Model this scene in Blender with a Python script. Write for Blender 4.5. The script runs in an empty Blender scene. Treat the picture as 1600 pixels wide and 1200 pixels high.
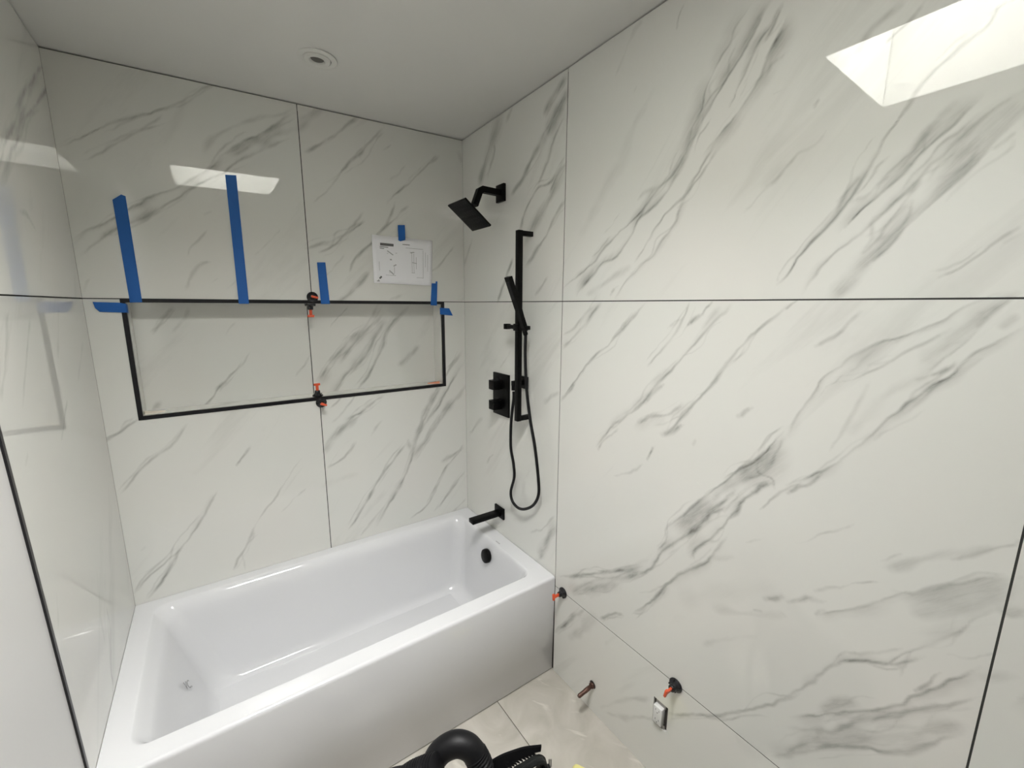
import bpy, bmesh, math, random
import numpy as np
from mathutils import Vector, Matrix
rnd = random.Random(5)
SC = bpy.context.scene
COL = SC.collection
# ------------------------------------------------------------------ camera
CP = np.array([0.3651, -2.1242, 1.6853]); FPX = 668.16
CR = np.array([0.82068, -0.57136, 0.00497]); CU = np.array([0.09929, 0.15117, 0.98351]); CF = np.array([0.56269, 0.80666, -0.18079])
cam = bpy.data.objects.new('camera', bpy.data.cameras.new('camera')); COL.objects.link(cam)
cam.data.sensor_width = 36; cam.data.lens = FPX * 36 / 1600; cam.data.clip_start = 0.02
M = Matrix((CR, CU, -CF)).transposed().to_4x4(); M.translation = Vector(CP); cam.matrix_world = M
SC.camera = cam
# ------------------------------------------------------------------ world, light, exposure
SC.view_settings.view_transform = 'Standard'; SC.view_settings.look = 'None'
SC.view_settings.exposure = 0.0; SC.view_settings.gamma = 1; SC.view_settings.use_curve_mapping = False
wd = bpy.data.worlds.new('daylight'); SC.world = wd; wd.use_nodes = True
wd.node_tree.nodes['Background'].inputs[0].default_value = (0.80, 0.90, 1, 1)
wd.node_tree.nodes['Background'].inputs[1].default_value = 1.5
# skylight: daylight entering at the top of the marble-lined shaft, plus an added fill lamp
SKX0, SKX1, SKY0, SKY1 = 0.25, 0.85, -1.96, -1.38      # ceiling opening
SKZ = 3.02
def area(name, loc, rot, sx, sy, power, col):
    l = bpy.data.lights.new(name, 'AREA'); l.shape = 'RECTANGLE'; l.size = sx; l.size_y = sy
    l.energy = power; l.color = col
    o = bpy.data.objects.new(name, l); COL.objects.link(o); o.location = loc; o.rotation_euler = rot
    return o
area('skylight_daylight', ((SKX0+SKX1)/2, (SKY0+SKY1)/2, SKZ-.02), (0, 0, 0), .59, .57, 33, (1, .995, .985)).data.spread = math.radians(165)
area('skylight_back_wall_fill', ((SKX0+SKX1)/2, (SKY0+SKY1)/2-.03, SKZ-.17), (math.radians(34), 0, 0), .56, .44, 16, (1, .99, .97)).data.spread = math.radians(110)  # added fill lamp, tilted to throw extra light on the back wall
SC.cycles.max_bounces = 14; SC.cycles.diffuse_bounces = 8; SC.cycles.glossy_bounces = 8
SC.cycles.sample_clamp_indirect = 6

W = 1.524; YF = -3.30
def CZ(x, y): return 2.5275 + .0234*(x-W) - .0169*y     # ceiling height
Z0, Z1, TS, RS = .438, 1.702, -.812, -2.070
def ray(px, py): return CF + CR*(px-800)/FPX - CU*(py-600)/FPX
def on(px, py, ax, val):
    d = ray(px, py); return CP + d*(val-CP[ax])/d[ax]
# ------------------------------------------------------------------ materials
def mat(name, col, rough=.5, metal=0, ior=1.5, coat=0, bump=None, var=0, varscale=8, spec=.5):
    m = bpy.data.materials.new(name); m.use_nodes = True; nt = m.node_tree; b = nt.nodes['Principled BSDF']
    b.inputs['Base Color'].default_value = (*col, 1); b.inputs['Roughness'].default_value = rough
    b.inputs['Metallic'].default_value = metal; b.inputs['IOR'].default_value = ior
    b.inputs['Coat Weight'].default_value = coat; b.inputs['Coat Roughness'].default_value = .03
    b.inputs['Specular IOR Level'].default_value = spec
    tc = nt.nodes.new('ShaderNodeTexCoord')
    if var:
        n = nt.nodes.new('ShaderNodeTexNoise'); n.inputs['Scale'].default_value = varscale; n.inputs['Detail'].default_value = 5
        nt.links.new(tc.outputs['Object'], n.inputs['Vector'])
        mx = nt.nodes.new('ShaderNodeMixRGB'); mx.inputs[1].default_value = (*[c*(1-var) for c in col], 1)
        mx.inputs[2].default_value = (*[min(1, c*(1+var)) for c in col], 1)
        nt.links.new(n.outputs[0], mx.inputs[0]); nt.links.new(mx.outputs[0], b.inputs['Base Color'])
    if bump:
        n = nt.nodes.new('ShaderNodeTexNoise'); n.inputs['Scale'].default_value = bump[0]; n.inputs['Detail'].default_value = 4
        nt.links.new(tc.outputs['Object'], n.inputs['Vector'])
        bp = nt.nodes.new('ShaderNodeBump'); bp.inputs['Strength'].default_value = bump[1]; bp.inputs['Distance'].default_value = .002
        nt.links.new(n.outputs[0], bp.inputs['Height']); nt.links.new(bp.outputs[0], b.inputs['Normal'])
    return m
def marble_mat(name, base, vein, ang):
    m = bpy.data.materials.new(name); m.use_nodes = True; nt = m.node_tree; N = nt.nodes; L = nt.links; b = N['Principled BSDF']
    b.inputs['Roughness'].default_value = .015; b.inputs['IOR'].default_value = 1.60
    at = N.new('ShaderNodeAttribute'); at.attribute_name = 'vein'
    uv = N.new('ShaderNodeAttribute'); uv.attribute_name = 'slab_uv'
    mp = N.new('ShaderNodeMapping'); mp.inputs['Rotation'].default_value = (0, 0, -ang); mp.inputs['Scale'].default_value = (1, 1, 1)
    L.new(uv.outputs['Vector'], mp.inputs['Vector'])
    # rotate first, then stretch along the vein direction
    sc = N.new('ShaderNodeVectorMath'); sc.operation = 'MULTIPLY'; sc.inputs[1].default_value = (1.1, 7, 1)
    L.new(mp.outputs[0], sc.inputs[0])
    n1 = N.new('ShaderNodeTexNoise'); n1.inputs['Scale'].default_value = 1.0; n1.inputs['Detail'].default_value = 7; n1.inputs['Roughness'].default_value = .6; n1.inputs['Distortion'].default_value = .6
    L.new(sc.outputs[0], n1.inputs['Vector'])
    r1 = N.new('ShaderNodeMapRange'); r1.inputs[1].default_value = .58; r1.inputs[2].default_value = .80; r1.inputs[3].default_value = 0; r1.inputs[4].default_value = .22
    L.new(n1.outputs[0], r1.inputs[0])
    n2 = N.new('ShaderNodeTexNoise'); n2.inputs['Scale'].default_value = 9.0; n2.inputs['Detail'].default_value = 9; n2.inputs['Roughness'].default_value = .7
    L.new(sc.outputs[0], n2.inputs['Vector'])
    r2 = N.new('ShaderNodeMapRange'); r2.inputs[1].default_value = .3; r2.inputs[2].default_value = .7; r2.inputs[3].default_value = .45; r2.inputs[4].default_value = 1.35
    L.new(n2.outputs[0], r2.inputs[0])
    sh = N.new('ShaderNodeMapRange'); sh.inputs[1].default_value = .035; sh.inputs[2].default_value = .9; sh.inputs[4].default_value = .95; L.new(at.outputs['Fac'], sh.inputs[0])
    mu = N.new('ShaderNodeMath'); mu.operation = 'MULTIPLY'; L.new(sh.outputs[0], mu.inputs[0]); L.new(r2.outputs[0], mu.inputs[1])
    ad = N.new('ShaderNodeMath'); ad.operation = 'ADD'; ad.use_clamp = True; L.new(mu.outputs[0], ad.inputs[0]); L.new(r1.outputs[0], ad.inputs[1])
    mx = N.new('ShaderNodeMixRGB'); mx.inputs[1].default_value = (*base, 1); mx.inputs[2].default_value = (*vein, 1)
    L.new(ad.outputs[0], mx.inputs[0])
    # faint warm / cool clouding
    n3 = N.new('ShaderNodeTexNoise'); n3.inputs['Scale'].default_value = 2.3; n3.inputs['Detail'].default_value = 2; L.new(uv.outputs['Vector'], n3.inputs['Vector'])
    tint = N.new('ShaderNodeMixRGB'); tint.inputs[1].default_value = (1, .975, .955, 1); tint.inputs[2].default_value = (.955, .985, .97, 1); L.new(n3.outputs[0], tint.inputs[0])
    m2 = N.new('ShaderNodeMixRGB'); m2.blend_type = 'MULTIPLY'; m2.inputs[0].default_value = 1; L.new(mx.outputs[0], m2.inputs[1]); L.new(tint.outputs[0], m2.inputs[2])
    L.new(m2.outputs[0], b.inputs['Base Color'])
    return m
MARBLE = marble_mat('polished_marble_tile', (.72, .718, .695), (.17, .17, .155), math.radians(50))
GROUT = mat('dark_joint', (.035, .035, .032), .9)
PAINT = mat('white_wall_paint', (.69, .685, .68), .35, bump=(60, .05))
CEIL = mat('ceiling_paint', (.70, .695, .67), .6, bump=(90, .05), var=.01)
BLACK = mat('matte_black_metal', (.0018, .0018, .0018), .45, 0, bump=None, spec=.16)
TRIM = mat('black_anodised_trim', (.006, .006, .008), .35)
TUBM = mat('white_tub_enamel', (.68, .685, .70), .06, ior=1.5)
TAPE = mat('blue_painters_tape', (.005, .105, .40), .55, bump=(400, .2), var=.06, varscale=30)
PAPER = mat('white_paper', (.90, .90, .93), .7, var=.02)
INK = mat('printed_grey_ink', (.12, .12, .12), .7)
INKL = mat('faint_grey_ink', (.42, .42, .43), .7)
CLIPB = mat('black_clip_plastic', (.012, .012, .014), .25)
CLIPO = mat('orange_clip_plastic', (.72, .10, .035), .4)
COPPER = mat('tarnished_copper', (.12, .065, .05), .45, .6, bump=(120, .3), var=.3, varscale=60)
WHITEP = mat('white_outlet_plastic', (.70, .70, .69), .3)
STEEL = mat('dull_galvanised_steel', (.35, .34, .32), .4, .8, var=.2, varscale=80)
DARKBOX = mat('dark_recess', (.05, .045, .04), .9, var=.4, varscale=90)
RUBBER = mat('black_corrugated_plastic', (.005, .005, .006), .5, spec=.3)
CORDM = mat('black_rubber_cord', (.004, .005, .005), .5, spec=.3)
YELLOW = mat('pale_yellow_sponge', (.80, .74, .30), .8, bump=(150, .5))
STONE = None
def stone():
    m = bpy.data.materials.new('beige_stone_floor_tile'); m.use_nodes = True; nt = m.node_tree; N = nt.nodes; L = nt.links; b = N['Principled BSDF']
    tc = N.new('ShaderNodeTexCoord')
    n1 = N.new('ShaderNodeTexNoise'); n1.inputs['Scale'].default_value = 5; n1.inputs['Detail'].default_value = 8; n1.inputs['Distortion'].default_value = 1.2; L.new(tc.outputs['Object'], n1.inputs[0])
    r = N.new('ShaderNodeValToRGB'); e = r.color_ramp.elements
    e[0].position = .3; e[0].color = (.40, .38, .33, 1); e[1].position = .72; e[1].color = (.58, .55, .50, 1)
    L.new(n1.outputs[0], r.inputs[0])
    mp = N.new('ShaderNodeMapping'); mp.inputs['Rotation'].default_value = (0, 0, math.radians(60)); L.new(tc.outputs['Object'], mp.inputs[0])
    s = N.new('ShaderNodeVectorMath'); s.operation = 'MULTIPLY'; s.inputs[1].default_value = (6, 16, 6); L.new(mp.outputs[0], s.inputs[0])
    n2 = N.new('ShaderNodeTexNoise'); n2.inputs['Scale'].default_value = 1; n2.inputs['Detail'].default_value = 6; n2.inputs['Distortion'].default_value = .9; L.new(s.outputs[0], n2.inputs[0])
    r2 = N.new('ShaderNodeMapRange'); r2.inputs[1].default_value = .63; r2.inputs[2].default_value = .72; r2.inputs[4].default_value = .6; L.new(n2.outputs[0], r2.inputs[0])
    mx = N.new('ShaderNodeMixRGB'); mx.inputs[2].default_value = (.72, .69, .63, 1); L.new(r2.outputs[0], mx.inputs[0]); L.new(r.outputs[0], mx.inputs[1])
    L.new(mx.outputs[0], b.inputs['Base Color']); b.inputs['Roughness'].default_value = .35
    return m
STONE = stone()
# ------------------------------------------------------------------ object helpers
def origin_of(p):
    v = Vector((0, 0, 0))
    while p is not None: v += p.location; p = p.parent
    return v
def obj(name, verts, faces, m, parent=None, smooth=False, local=False):
    """verts in world coordinates unless local; children keep them relative to their parent"""
    o0 = Vector((0, 0, 0)) if (local or parent is None) else origin_of(parent)
    me = bpy.data.meshes.new(name); me.from_pydata([tuple(Vector(v)-o0) for v in verts], [], faces); me.materials.append(m)
    if smooth: me.polygons.foreach_set('use_smooth', [True]*len(me.polygons))
    me.update(); o = bpy.data.objects.new(name, me); COL.objects.link(o); o.parent = parent
    return o
def bm_obj(name, bm, m, parent=None, smooth=False, local=False):
    bmesh.ops.recalc_face_normals(bm, faces=bm.faces)
    me = bpy.data.meshes.new(name); 
    if not local and parent is not None: bmesh.ops.translate(bm, verts=bm.verts, vec=-origin_of(parent))
    bm.to_mesh(me); bm.free(); me.materials.append(m)
    if smooth:
        me.polygons.foreach_set('use_smooth', [True]*len(me.polygons)); me.set_sharp_from_angle(angle=math.radians(40))
    o = bpy.data.objects.new(name, me); COL.objects.link(o); o.parent = parent
    return o
def thing(name, label, cat, loc=(0, 0, 0), group=None):
    o = bpy.data.objects.new(name, None); COL.objects.link(o); o.location = loc; o.empty_display_size = .05
    o['label'] = label; o['category'] = cat
    if group: o['group'] = group
    return o
def tag(o, label, cat, group=None):
    o['label'] = label; o['category'] = cat
    if group: o['group'] = group
    return o
def add_box(bm, c, s, bev=0, rot=None, seg=2):
    r = bmesh.ops.create_cube(bm, size=1); vs = r['verts']
    bmesh.ops.scale(bm, vec=s, verts=vs)
    if bev:
        es = list({e for v in vs for e in v.link_edges})
        q = bmesh.ops.bevel(bm, geom=es, offset=bev, segments=seg, affect='EDGES', profile=.5)
        vs = list({v for f in q['faces'] for v in f.verts} | {v for v in vs if v.is_valid})
    if rot is not None: bmesh.ops.rotate(bm, cent=(0, 0, 0), matrix=rot, verts=vs)
    bmesh.ops.translate(bm, vec=c, verts=vs)
    return vs
def box(name, c, s, m, parent=None, bev=.001, rot=None, local=False):
    bm = bmesh.new(); add_box(bm, c, s, bev, rot); return bm_obj(name, bm, m, parent, smooth=bev > 0, local=local)
def basis(d):
    d = Vector(d).normalized(); a = Vector((0, 0, 1)) if abs(d.z) < .9 else Vector((1, 0, 0))
    u = d.cross(a).normalized(); return u, d.cross(u).normalized(), d
def add_lathe(bm, prof, base, axis, n=32):
    """prof: list of (radius, height along axis)"""
    u, v, d = basis(axis); base = Vector(base); rings = []
    for r, h in prof:
        if r <= 1e-6: rings.append([bm.verts.new(base+d*h)])
        else: rings.append([bm.verts.new(base+d*h+(u*math.cos(2*math.pi*k/n)+v*math.sin(2*math.pi*k/n))*r) for k in range(n)])
    for a, b in zip(rings, rings[1:]):
        for k in range(n):
            k2 = (k+1) % n
            if len(a) == 1 and len(b) == 1: continue
            if len(a) == 1: bm.faces.new((a[0], b[k], b[k2]))
            elif len(b) == 1: bm.faces.new((a[k], a[k2], b[0]))
            else: bm.faces.new((a[k], a[k2], b[k2], b[k]))
def lathe(name, prof, base, axis, m, parent=None, n=32, local=False):
    bm = bmesh.new(); add_lathe(bm, prof, base, axis, n); return bm_obj(name, bm, m, parent, True, local)
def catmull(P, n=8):
    P = [Vector(p) for p in P]; Q = [P[0]*2-P[1]]+P+[P[-1]*2-P[-2]]; out = []
    for i in range(1, len(Q)-2):
        a, b, c, d = Q[i-1:i+3]
        for k in range(n):
            t = k/n; out.append(.5*((2*b)+(c-a)*t+(2*a-5*b+4*c-d)*t*t+(3*b-a-3*c+d)*t**3))
    return out+[P[-1]]
def add_tube(bm, pts, r, n=12, rfun=None):
    pts = [Vector(p) for p in pts]; T = [(pts[min(i+1, len(pts)-1)]-pts[max(i-1, 0)]).normalized() for i in range(len(pts))]
    u = basis(T[0])[0]; rings = []
    for i, p in enumerate(pts):
        u = (u-T[i]*u.dot(T[i])).normalized(); v = T[i].cross(u); rr = rfun(i, len(pts)) if rfun else r
        rings.append([bm.verts.new(p+(u*math.cos(2*math.pi*k/n)+v*math.sin(2*math.pi*k/n))*rr) for k in range(n)])
    for a, b in zip(rings, rings[1:]):
        for k in range(n): bm.faces.new((a[k], a[(k+1) % n], b[(k+1) % n], b[k]))
    bm.faces.new(rings[0][::-1]); bm.faces.new(rings[-1])
def tube(name, pts, r, m, parent=None, n=12, rfun=None):
    bm = bmesh.new(); add_tube(bm, pts, r, n, rfun); return bm_obj(name, bm, m, parent, True)
def structure(o): o['kind'] = 'structure'; return o
# ------------------------------------------------------------------ marble veins, drawn per wall as a surface attribute
# crop frames: key -> (x0, y0, scale) in photograph pixels; each vein: points, width px, strength, mode (l line, b band fading to its left, r band fading to its right)
FR = dict(P=(0, 0, 1), A=(860, 0, .23125), B=(860, 230, .23125), C=(1230, 150, .26657), D=(860, 460, .2833), E=(1230, 460, .2833),
          F=(860, 780, .2833), G=(1230, 800, .33333), K=(1200, 0, .25), S=(720, 100, .3167), Q=(700, 540, .3), c1=(0, 0, 1/3), c2=(400, 0, 1/3), c3=(0, 400, 1/3), c4=(400, 400, 1/3), c7=(0, 800, 1/3))
V_RIGHT = [
 ('A', '1370,0 1310,100 1250,190 1220,290 1160,390 1100,500 1060,580 1035,660 1020,740 960,860 930,960 905,1038', 2, .5, 'r', 12, .22),
 ('B', '915,0 880,100 820,190 740,270 650,390 580,470 480,560 430,620 350,700 300,770 230,830 160,900 85,960', 2, .6, 'r', 5, .25),
 ('A', '1510,0 1450,80 1400,180 1340,290 1260,420 1190,540 1130,650 1070,760 1010,860 960,980 940,1038', 2.2, .6, 'r', 9, .4),
 ('B', '970,0 900,110 840,200 780,290 700,390 600,500 560,580 500,660 430,740 340,790 270,870 200,960 180,1010', 2.6, .55, 'r', 6, .3),
 ('A', '1590,0 1530,90 1490,200 1420,300 1360,390 1310,490 1260,590 1230,670 1210,720', 2.5, .5, 'r', 6, .3),
 ('A', '1600,130 1540,260 1480,370 1430,490 1370,600 1300,700 1240,790 1170,890 1100,980 1060,1038', 2.2, .5, 'b', 10, .28),
 ('B', '1110,0 1050,90 980,200 920,290 820,400 760,470 700,560 640,660 570,770', 2.5, .4, 'l', 0, 0),
 ('B', '920,340 880,440 820,540 740,650 690,740 600,810 540,870 480,960 440,1020', 2.5, .45, 'b', 5, .2),
 ('B', '1130,0 1060,100 1000,200 930,310', 2, .35, 'l', 0, 0),
 ('A', '915,0 880,90 850,190', 3, .55, 'l', 0, 0), ('A', '640,110 580,200 500,380 440,510', 4, .16, 'l', 0, 0), ('A', '600,560 570,620', 2, .25, 'l', 0, 0),
 ('A', '1600,340 1500,450 1440,560', 3, .25, 'l', 0, 0), ('A', '1590,560 1510,640', 2.5, .2, 'l', 0, 0),
 ('A', '720,560 640,740 560,860 500,1030', 9, .1, 'l', 0, 0), ('B', '560,0 400,220 300,450 180,620', 10, .1, 'l', 0, 0),
 ('B', '1600,120 1500,250 1420,330 1320,450', 4, .22, 'r', 9, .12), ('B', '400,1020 460,940', 2, .3, 'l', 0, 0),
 ('B', '480,430 420,520 360,590', 2, .2, 'l', 0, 0), ('B', '720,250 640,310 600,360', 3, .2, 'l', 0, 0),
 ('B', '560,800 400,900 240,1010', 6, .2, 'l', 0, 0),
 ('C', '730,20 680,100 600,220 530,310 470,420 400,570 340,650 260,740 170,840 80,940 0,1050 -60,1110', 3.0, .75, 'r', 5, .3),
 ('K', '1600,-30 1450,40 1360,160 1200,290 1080,400 980,500 900,620 840,720', 4, .55, 'l', 0, 0),
 ('C', '480,440 400,520 300,680 220,780', 6, .28, 'l', 0, 0),
 ('C', '1150,0 1050,90 950,180 850,270 780,350 700,440 620,520 540,600 440,690 350,780', 2.4, .7, 'r', 12, .3),
 ('C', '1030,20 900,130 820,230 750,330 680,430', 9, .34, 'l', 0, 0),
 ('C', '1388,-40 1200,80 1080,190 980,300 880,390 780,470 700,560 600,650 500,740 420,820 300,910 200,1000 70,1140', 3.4, .5, 'r', 7, .2),
 ('C', '1388,90 1280,190 1200,270 1090,400 960,520 850,620 740,730 640,840 560,920 460,1010', 3, .65, 'r', 16, .45),
 ('C', '500,940 380,1060 280,1160', 11, .35, 'l', 0, 0),
 ('C', '1388,170 1300,270 1220,300', 3.5, .4, 'l', 0, 0),
 ('C', '740,580 650,680 590,750 540,840 470,930', 4, .45, 'r', 6, .2), ('C', '790,470 720,550', 7, .45, 'l', 0, 0), ('C', '580,800 540,850', 5, .4, 'l', 0, 0),
 ('C', '570,480 480,580 380,630', 4, .28, 'l', 0, 0), ('C', '640,430 540,520', 3, .2, 'l', 0, 0),
 ('C', '1388,740 1300,800 1200,870 1080,960 980,1030 900,1080', 2.6, .42, 'l', 0, 0),
 ('C', '210,0 170,60', 3, .4, 'l', 0, 0), ('C', '230,170 160,280 60,340 0,410', 3.5, .2, 'l', 0, 0),
 ('C', '1388,0 1250,130 1120,240 980,380', 16, .25, 'l', 0, 0),
 ('K', '980,0 900,100 820,190 760,260', 3, .6, 'l', 0, 0), ('K', '870,10 760,100 640,200 560,300', 10, .42, 'l', 0, 0),
 ('K', '110,0 50,130 0,250', 3, .5, 'r', 6, .3), ('K', '110,160 60,260 10,360', 3, .3, 'l', 0, 0), ('K', '350,590 290,670', 3, .4, 'l', 0, 0), ('K', '200,950 100,1060 0,1170', 4, .22, 'l', 0, 0),
 ('D', '290,40 230,110 170,190 70,290', 3, .36, 'r', 5, .15), ('D', '250,50 140,170 70,220', 2, .25, 'l', 0, 0),
 ('D', '540,30 470,110 400,180 340,260 240,350 150,450 55,580', 2, .42, 'l', 0, 0), ('D', '480,90 400,190', 3.5, .35, 'l', 0, 0),
 ('D', '790,30 750,110 700,200 620,290 530,390', 2.4, .38, 'l', 0, 0), ('D', '900,25 830,100 760,165', 3, .45, 'l', 0, 0), ('D', '740,120 650,190', 2, .2, 'l', 0, 0),
 ('D', '1030,20 950,100 870,180 800,260 730,340 640,440 560,520 490,600 400,680 340,730 260,850', 2.8, .52, 'r', 6, .22),
 ('D', '940,60 840,170', 5, .2, 'l', 0, 0), ('D', '630,480 520,590', 3, .3, 'l', 0, 0),
 ('D', '1350,30 1306,70 1220,140 1120,220 1020,330 940,410 870,510 790,600 720,680 640,770', 4, .48, 'l', 0, 0),
 ('D', '730,710 620,780', 4, .5, 'l', 0, 0), ('D', '740,600 640,660 560,670 480,720', 3, .4, 'b', 8, .12), ('D', '570,830 535,910', 3, .5, 'l', 0, 0),
 ('D', '1140,620 1040,680', 4, .3, 'l', 0, 0), ('D', '820,800 785,825', 3, .4, 'l', 0, 0), ('D', '380,735 300,790 260,850', 2, .3, 'l', 0, 0), ('D', '520,940 350,1000', 2, .2, 'l', 0, 0),
 ('D', '1306,720 1220,820 1150,910 1060,970 960,1030 860,1110 760,1200 700,1260', 2.2, .6, 'b', 14, .3),
 ('D', '1306,780 1240,870 1200,960 1150,1000 1060,1030', 3.5, .3, 'l', 0, 0),
 ('D', '1150,900 1150,980 1220,1010 1240,1070', 2, .4, 'l', 0, 0), ('D', '1230,1030 1130,1080 1040,1150 980,1220', 3, .5, 'l', 0, 0), ('D', '1400,1020 1306,1070 1220,1120 1150,1180', 2, .28, 'l', 0, 0),
 ('D', '1040,1080 960,1130 880,1200', 2.5, .38, 'l', 0, 0), ('D', '1120,960 1040,1040 900,1120', 7, .25, 'l', 0, 0),
 ('E', '1300,0 1200,80 1130,140 1070,190 1000,250 930,310 860,360 760,430', 2.5, .55, 'r', 9, .25), ('E', '1170,90 1075,185', 4, .35, 'l', 0, 0),
 ('E', '1400,140 1306,180 1200,230 1100,290 970,370 900,440 790,500 720,560 620,640 520,720 440,800 350,870 200,970 100,1020 0,1060', 2.4, .6, 'b', 7, .2),
 ('E', '960,370 850,410 720,470', 3.5, .42, 'l', 0, 0), ('E', '200,970 100,1050 0,1090', 3, .38, 'l', 0, 0),
 ('E', '1150,-10 950,80 840,150 740,190 640,240 500,280 400,340 300,410 200,480 150,560 60,670 0,770', 3.5, .42, 'b', 9, .22),
 ('E', '900,190 760,260 640,310 500,390 400,440 250,480', 2.5, .32, 'l', 0, 0),
 ('E', '480,460 420,560 370,680 230,860', 4, .22, 'l', 0, 0), ('E', '800,420 640,500 560,540 460,640 330,760', 14, .15, 'l', 0, 0),
 ('E', '1100,60 900,260 760,380', 16, .14, 'l', 0, 0),
 ('E', '440,90 350,150 270,220 170,300', 5, .28, 'l', 0, 0), ('E', '90,10 0,80', 3, .4, 'l', 0, 0), ('E', '1306,90 1180,160', 12, .22, 'l', 0, 0),
 ('E', '800,620 700,680 560,740 480,800', 2, .22, 'l', 0, 0),
 ('F', '830,0 740,80 660,160 640,230 590,290', 2.2, .42, 'b', 9, .2), ('F', '960,0 880,70 800,150 720,220 640,290 570,360 480,410 380,450', 3.8, .5, 'r', 7, .2),
 ('F', '970,30 860,100 760,190', 2.4, .42, 'l', 0, 0),
 ('F', '1090,-10 1060,10 1030,80 960,140 900,190 840,220 780,280 765,310', 3.2, .5, 'r', 7, .2),
 ('F', '990,190 920,270 860,340 780,390 700,430 640,470 580,530 500,600 450,630', 2.6, .48, 'b', 5, .15), ('F', '850,350 920,320 1020,305', 5, .16, 'l', 0, 0),
 ('F', '700,420 640,470 560,500 480,510', 2.4, .28, 'l', 0, 0),
 ('F', '510,370 430,390 330,400 230,410 130,425 40,420', 2.6, .48, 'l', 0, 0), ('F', '380,450 300,480 230,500 120,510', 4, .34, 'l', 0, 0),
 ('F', '420,430 250,440 140,480', 3, .24, 'l', 0, 0), ('F', '380,470 240,490 100,490', 9, .15, 'l', 0, 0),
 ('F', '190,605 120,660 60,700 25,735', 2.4, .5, 'l', 0, 0), ('F', '250,640 180,710 100,760', 7, .2, 'l', 0, 0),
 ('F', '275,662 350,630 400,637', 2.4, .45, 'l', 0, 0), ('F', '1200,220 1080,240', 2, .18, 'l', 0, 0),
 ('F', '560,1095 400,1110 270,1150', 4, .24, 'l', 0, 0), ('F', '300,1180 560,1210 640,1180', 5, .24, 'l', 0, 0),
 ('F', '700,560 900,520 1250,470', 24, .10, 'l', 0, 0), ('F', '830,800 1000,770 1150,765', 6, .14, 'l', 0, 0), ('F', '380,750 300,800', 3, .12, 'l', 0, 0),
 ('F', '1306,545 1190,565', 4, .32, 'l', 0, 0), ('F', '1100,625 1160,615', 3, .4, 'l', 0, 0), ('F', '1306,640 1280,640', 3, .4, 'l', 0, 0), ('F', '1306,620 1200,640 900,610', 8, .12, 'l', 0, 0),
 ('F', '1400,1060 1306,1100 1200,1140 1060,1170 920,1190 780,1185 640,1190', 3.2, .42, 'l', 0, 0),
 ('G', '1110,120 1050,150 980,170 900,200 780,230', 4, .42, 'l', 0, 0), ('G', '1000,150 850,180 700,200 560,250 480,280', 9, .26, 'l', 0, 0),
 ('G', '330,50 230,90 120,120 20,145', 2, .24, 'l', 0, 0), ('G', '560,190 430,215', 2, .2, 'l', 0, 0),
 ('G', '1060,310 950,310 820,340 700,370 600,390 540,380 450,410 340,440 250,460 130,470', 3.5, .42, 'b', 14, .22),
 ('G', '1040,350 900,400 750,440 600,480', 16, .26, 'l', 0, 0), ('G', '440,320 330,330 200,350 130,370', 3.5, .28, 'l', 0, 0), ('G', '200,410 100,410 0,415', 5, .3, 'l', 0, 0), ('G', '200,460 130,472', 4, .4, 'l', 0, 0),
 ('G', '1030,430 950,460 860,510 780,570 700,610 560,660 460,730', 3.5, .36, 'r', 7, .18),
 ('G', '650,680 540,710 470,720 380,710 290,700 210,730 120,780 50,820 0,845', 3.5, .52, 'r', 6, .18), ('G', '560,635 420,650 300,670', 3, .22, 'l', 0, 0), ('G', '720,660 790,665 820,680 1000,665', 2.5, .25, 'l', 0, 0),
 ('G', '740,740 660,800 600,840', 2, .42, 'l', 0, 0), ('G', '930,750 820,775 740,800 670,830 600,850 480,910 350,920 200,940 100,955 0,960', 3.2, .5, 'b', 10, .2),
 ('G', '340,900 250,890 160,930', 9, .3, 'l', 0, 0), ('G', '890,850 700,900 560,940 420,970 300,990 200,1020 140,1010 0,1020', 4.5, .36, 'b', 12, .15),
 ('G', '840,1060 700,1080 560,1110 440,1115 370,1100 200,1110 100,1130 0,1145 -80,1150', 5, .46, 'r', 12, .2), ('G', '180,1020 60,1080 0,1120', 6, .36, 'l', 0, 0),
 ('G', '850,1000 600,1040 300,1060', 10, .22, 'l', 0, 0), ('G', '1110,492 1030,492', 5, .5, 'l', 0, 0), ('G', '1110,290 1080,290', 4, .5, 'l', 0, 0), ('G', '1110,430 1030,470', 12, .25, 'l', 0, 0), ('G', '1110,770 940,790', 9, .15, 'l', 0, 0),
 # tub end of the right wall
 ('S', '195,260 160,360 125,470 90,590', 9, .4, 'l', 0, 0), ('S', '165,380 165,440 130,560', 2.5, .35, 'l', 0, 0), ('S', '260,200 230,280', 3, .3, 'l', 0, 0),
 ('S', '520,60 460,160 410,240', 5, .4, 'l', 0, 0), ('S', '530,130 460,280 400,380', 9, .45, 'l', 0, 0), ('S', '400,380 340,490 300,570 250,640', 4, .5, 'l', 0, 0),
 ('S', '520,240 480,330 450,400 430,470 380,600', 3, .3, 'l', 0, 0), ('S', '520,440 450,580 380,610 330,700 310,760 290,830', 2.6, .5, 'l', 0, 0),
 ('S', '515,500 450,640 380,760 320,880', 8, .36, 'l', 0, 0), ('S', '520,470 470,560 440,630', 2, .4, 'l', 0, 0), ('S', '520,650 420,850 320,1000', 3, .38, 'l', 0, 0), ('S', '260,950 200,1120 180,1170', 2.5, .4, 'l', 0, 0),
 ('S', '60,850 30,950 15,1000', 3, .2, 'l', 0, 0), ('S', '430,1040 370,1140', 2.5, .25, 'l', 0, 0),
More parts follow.
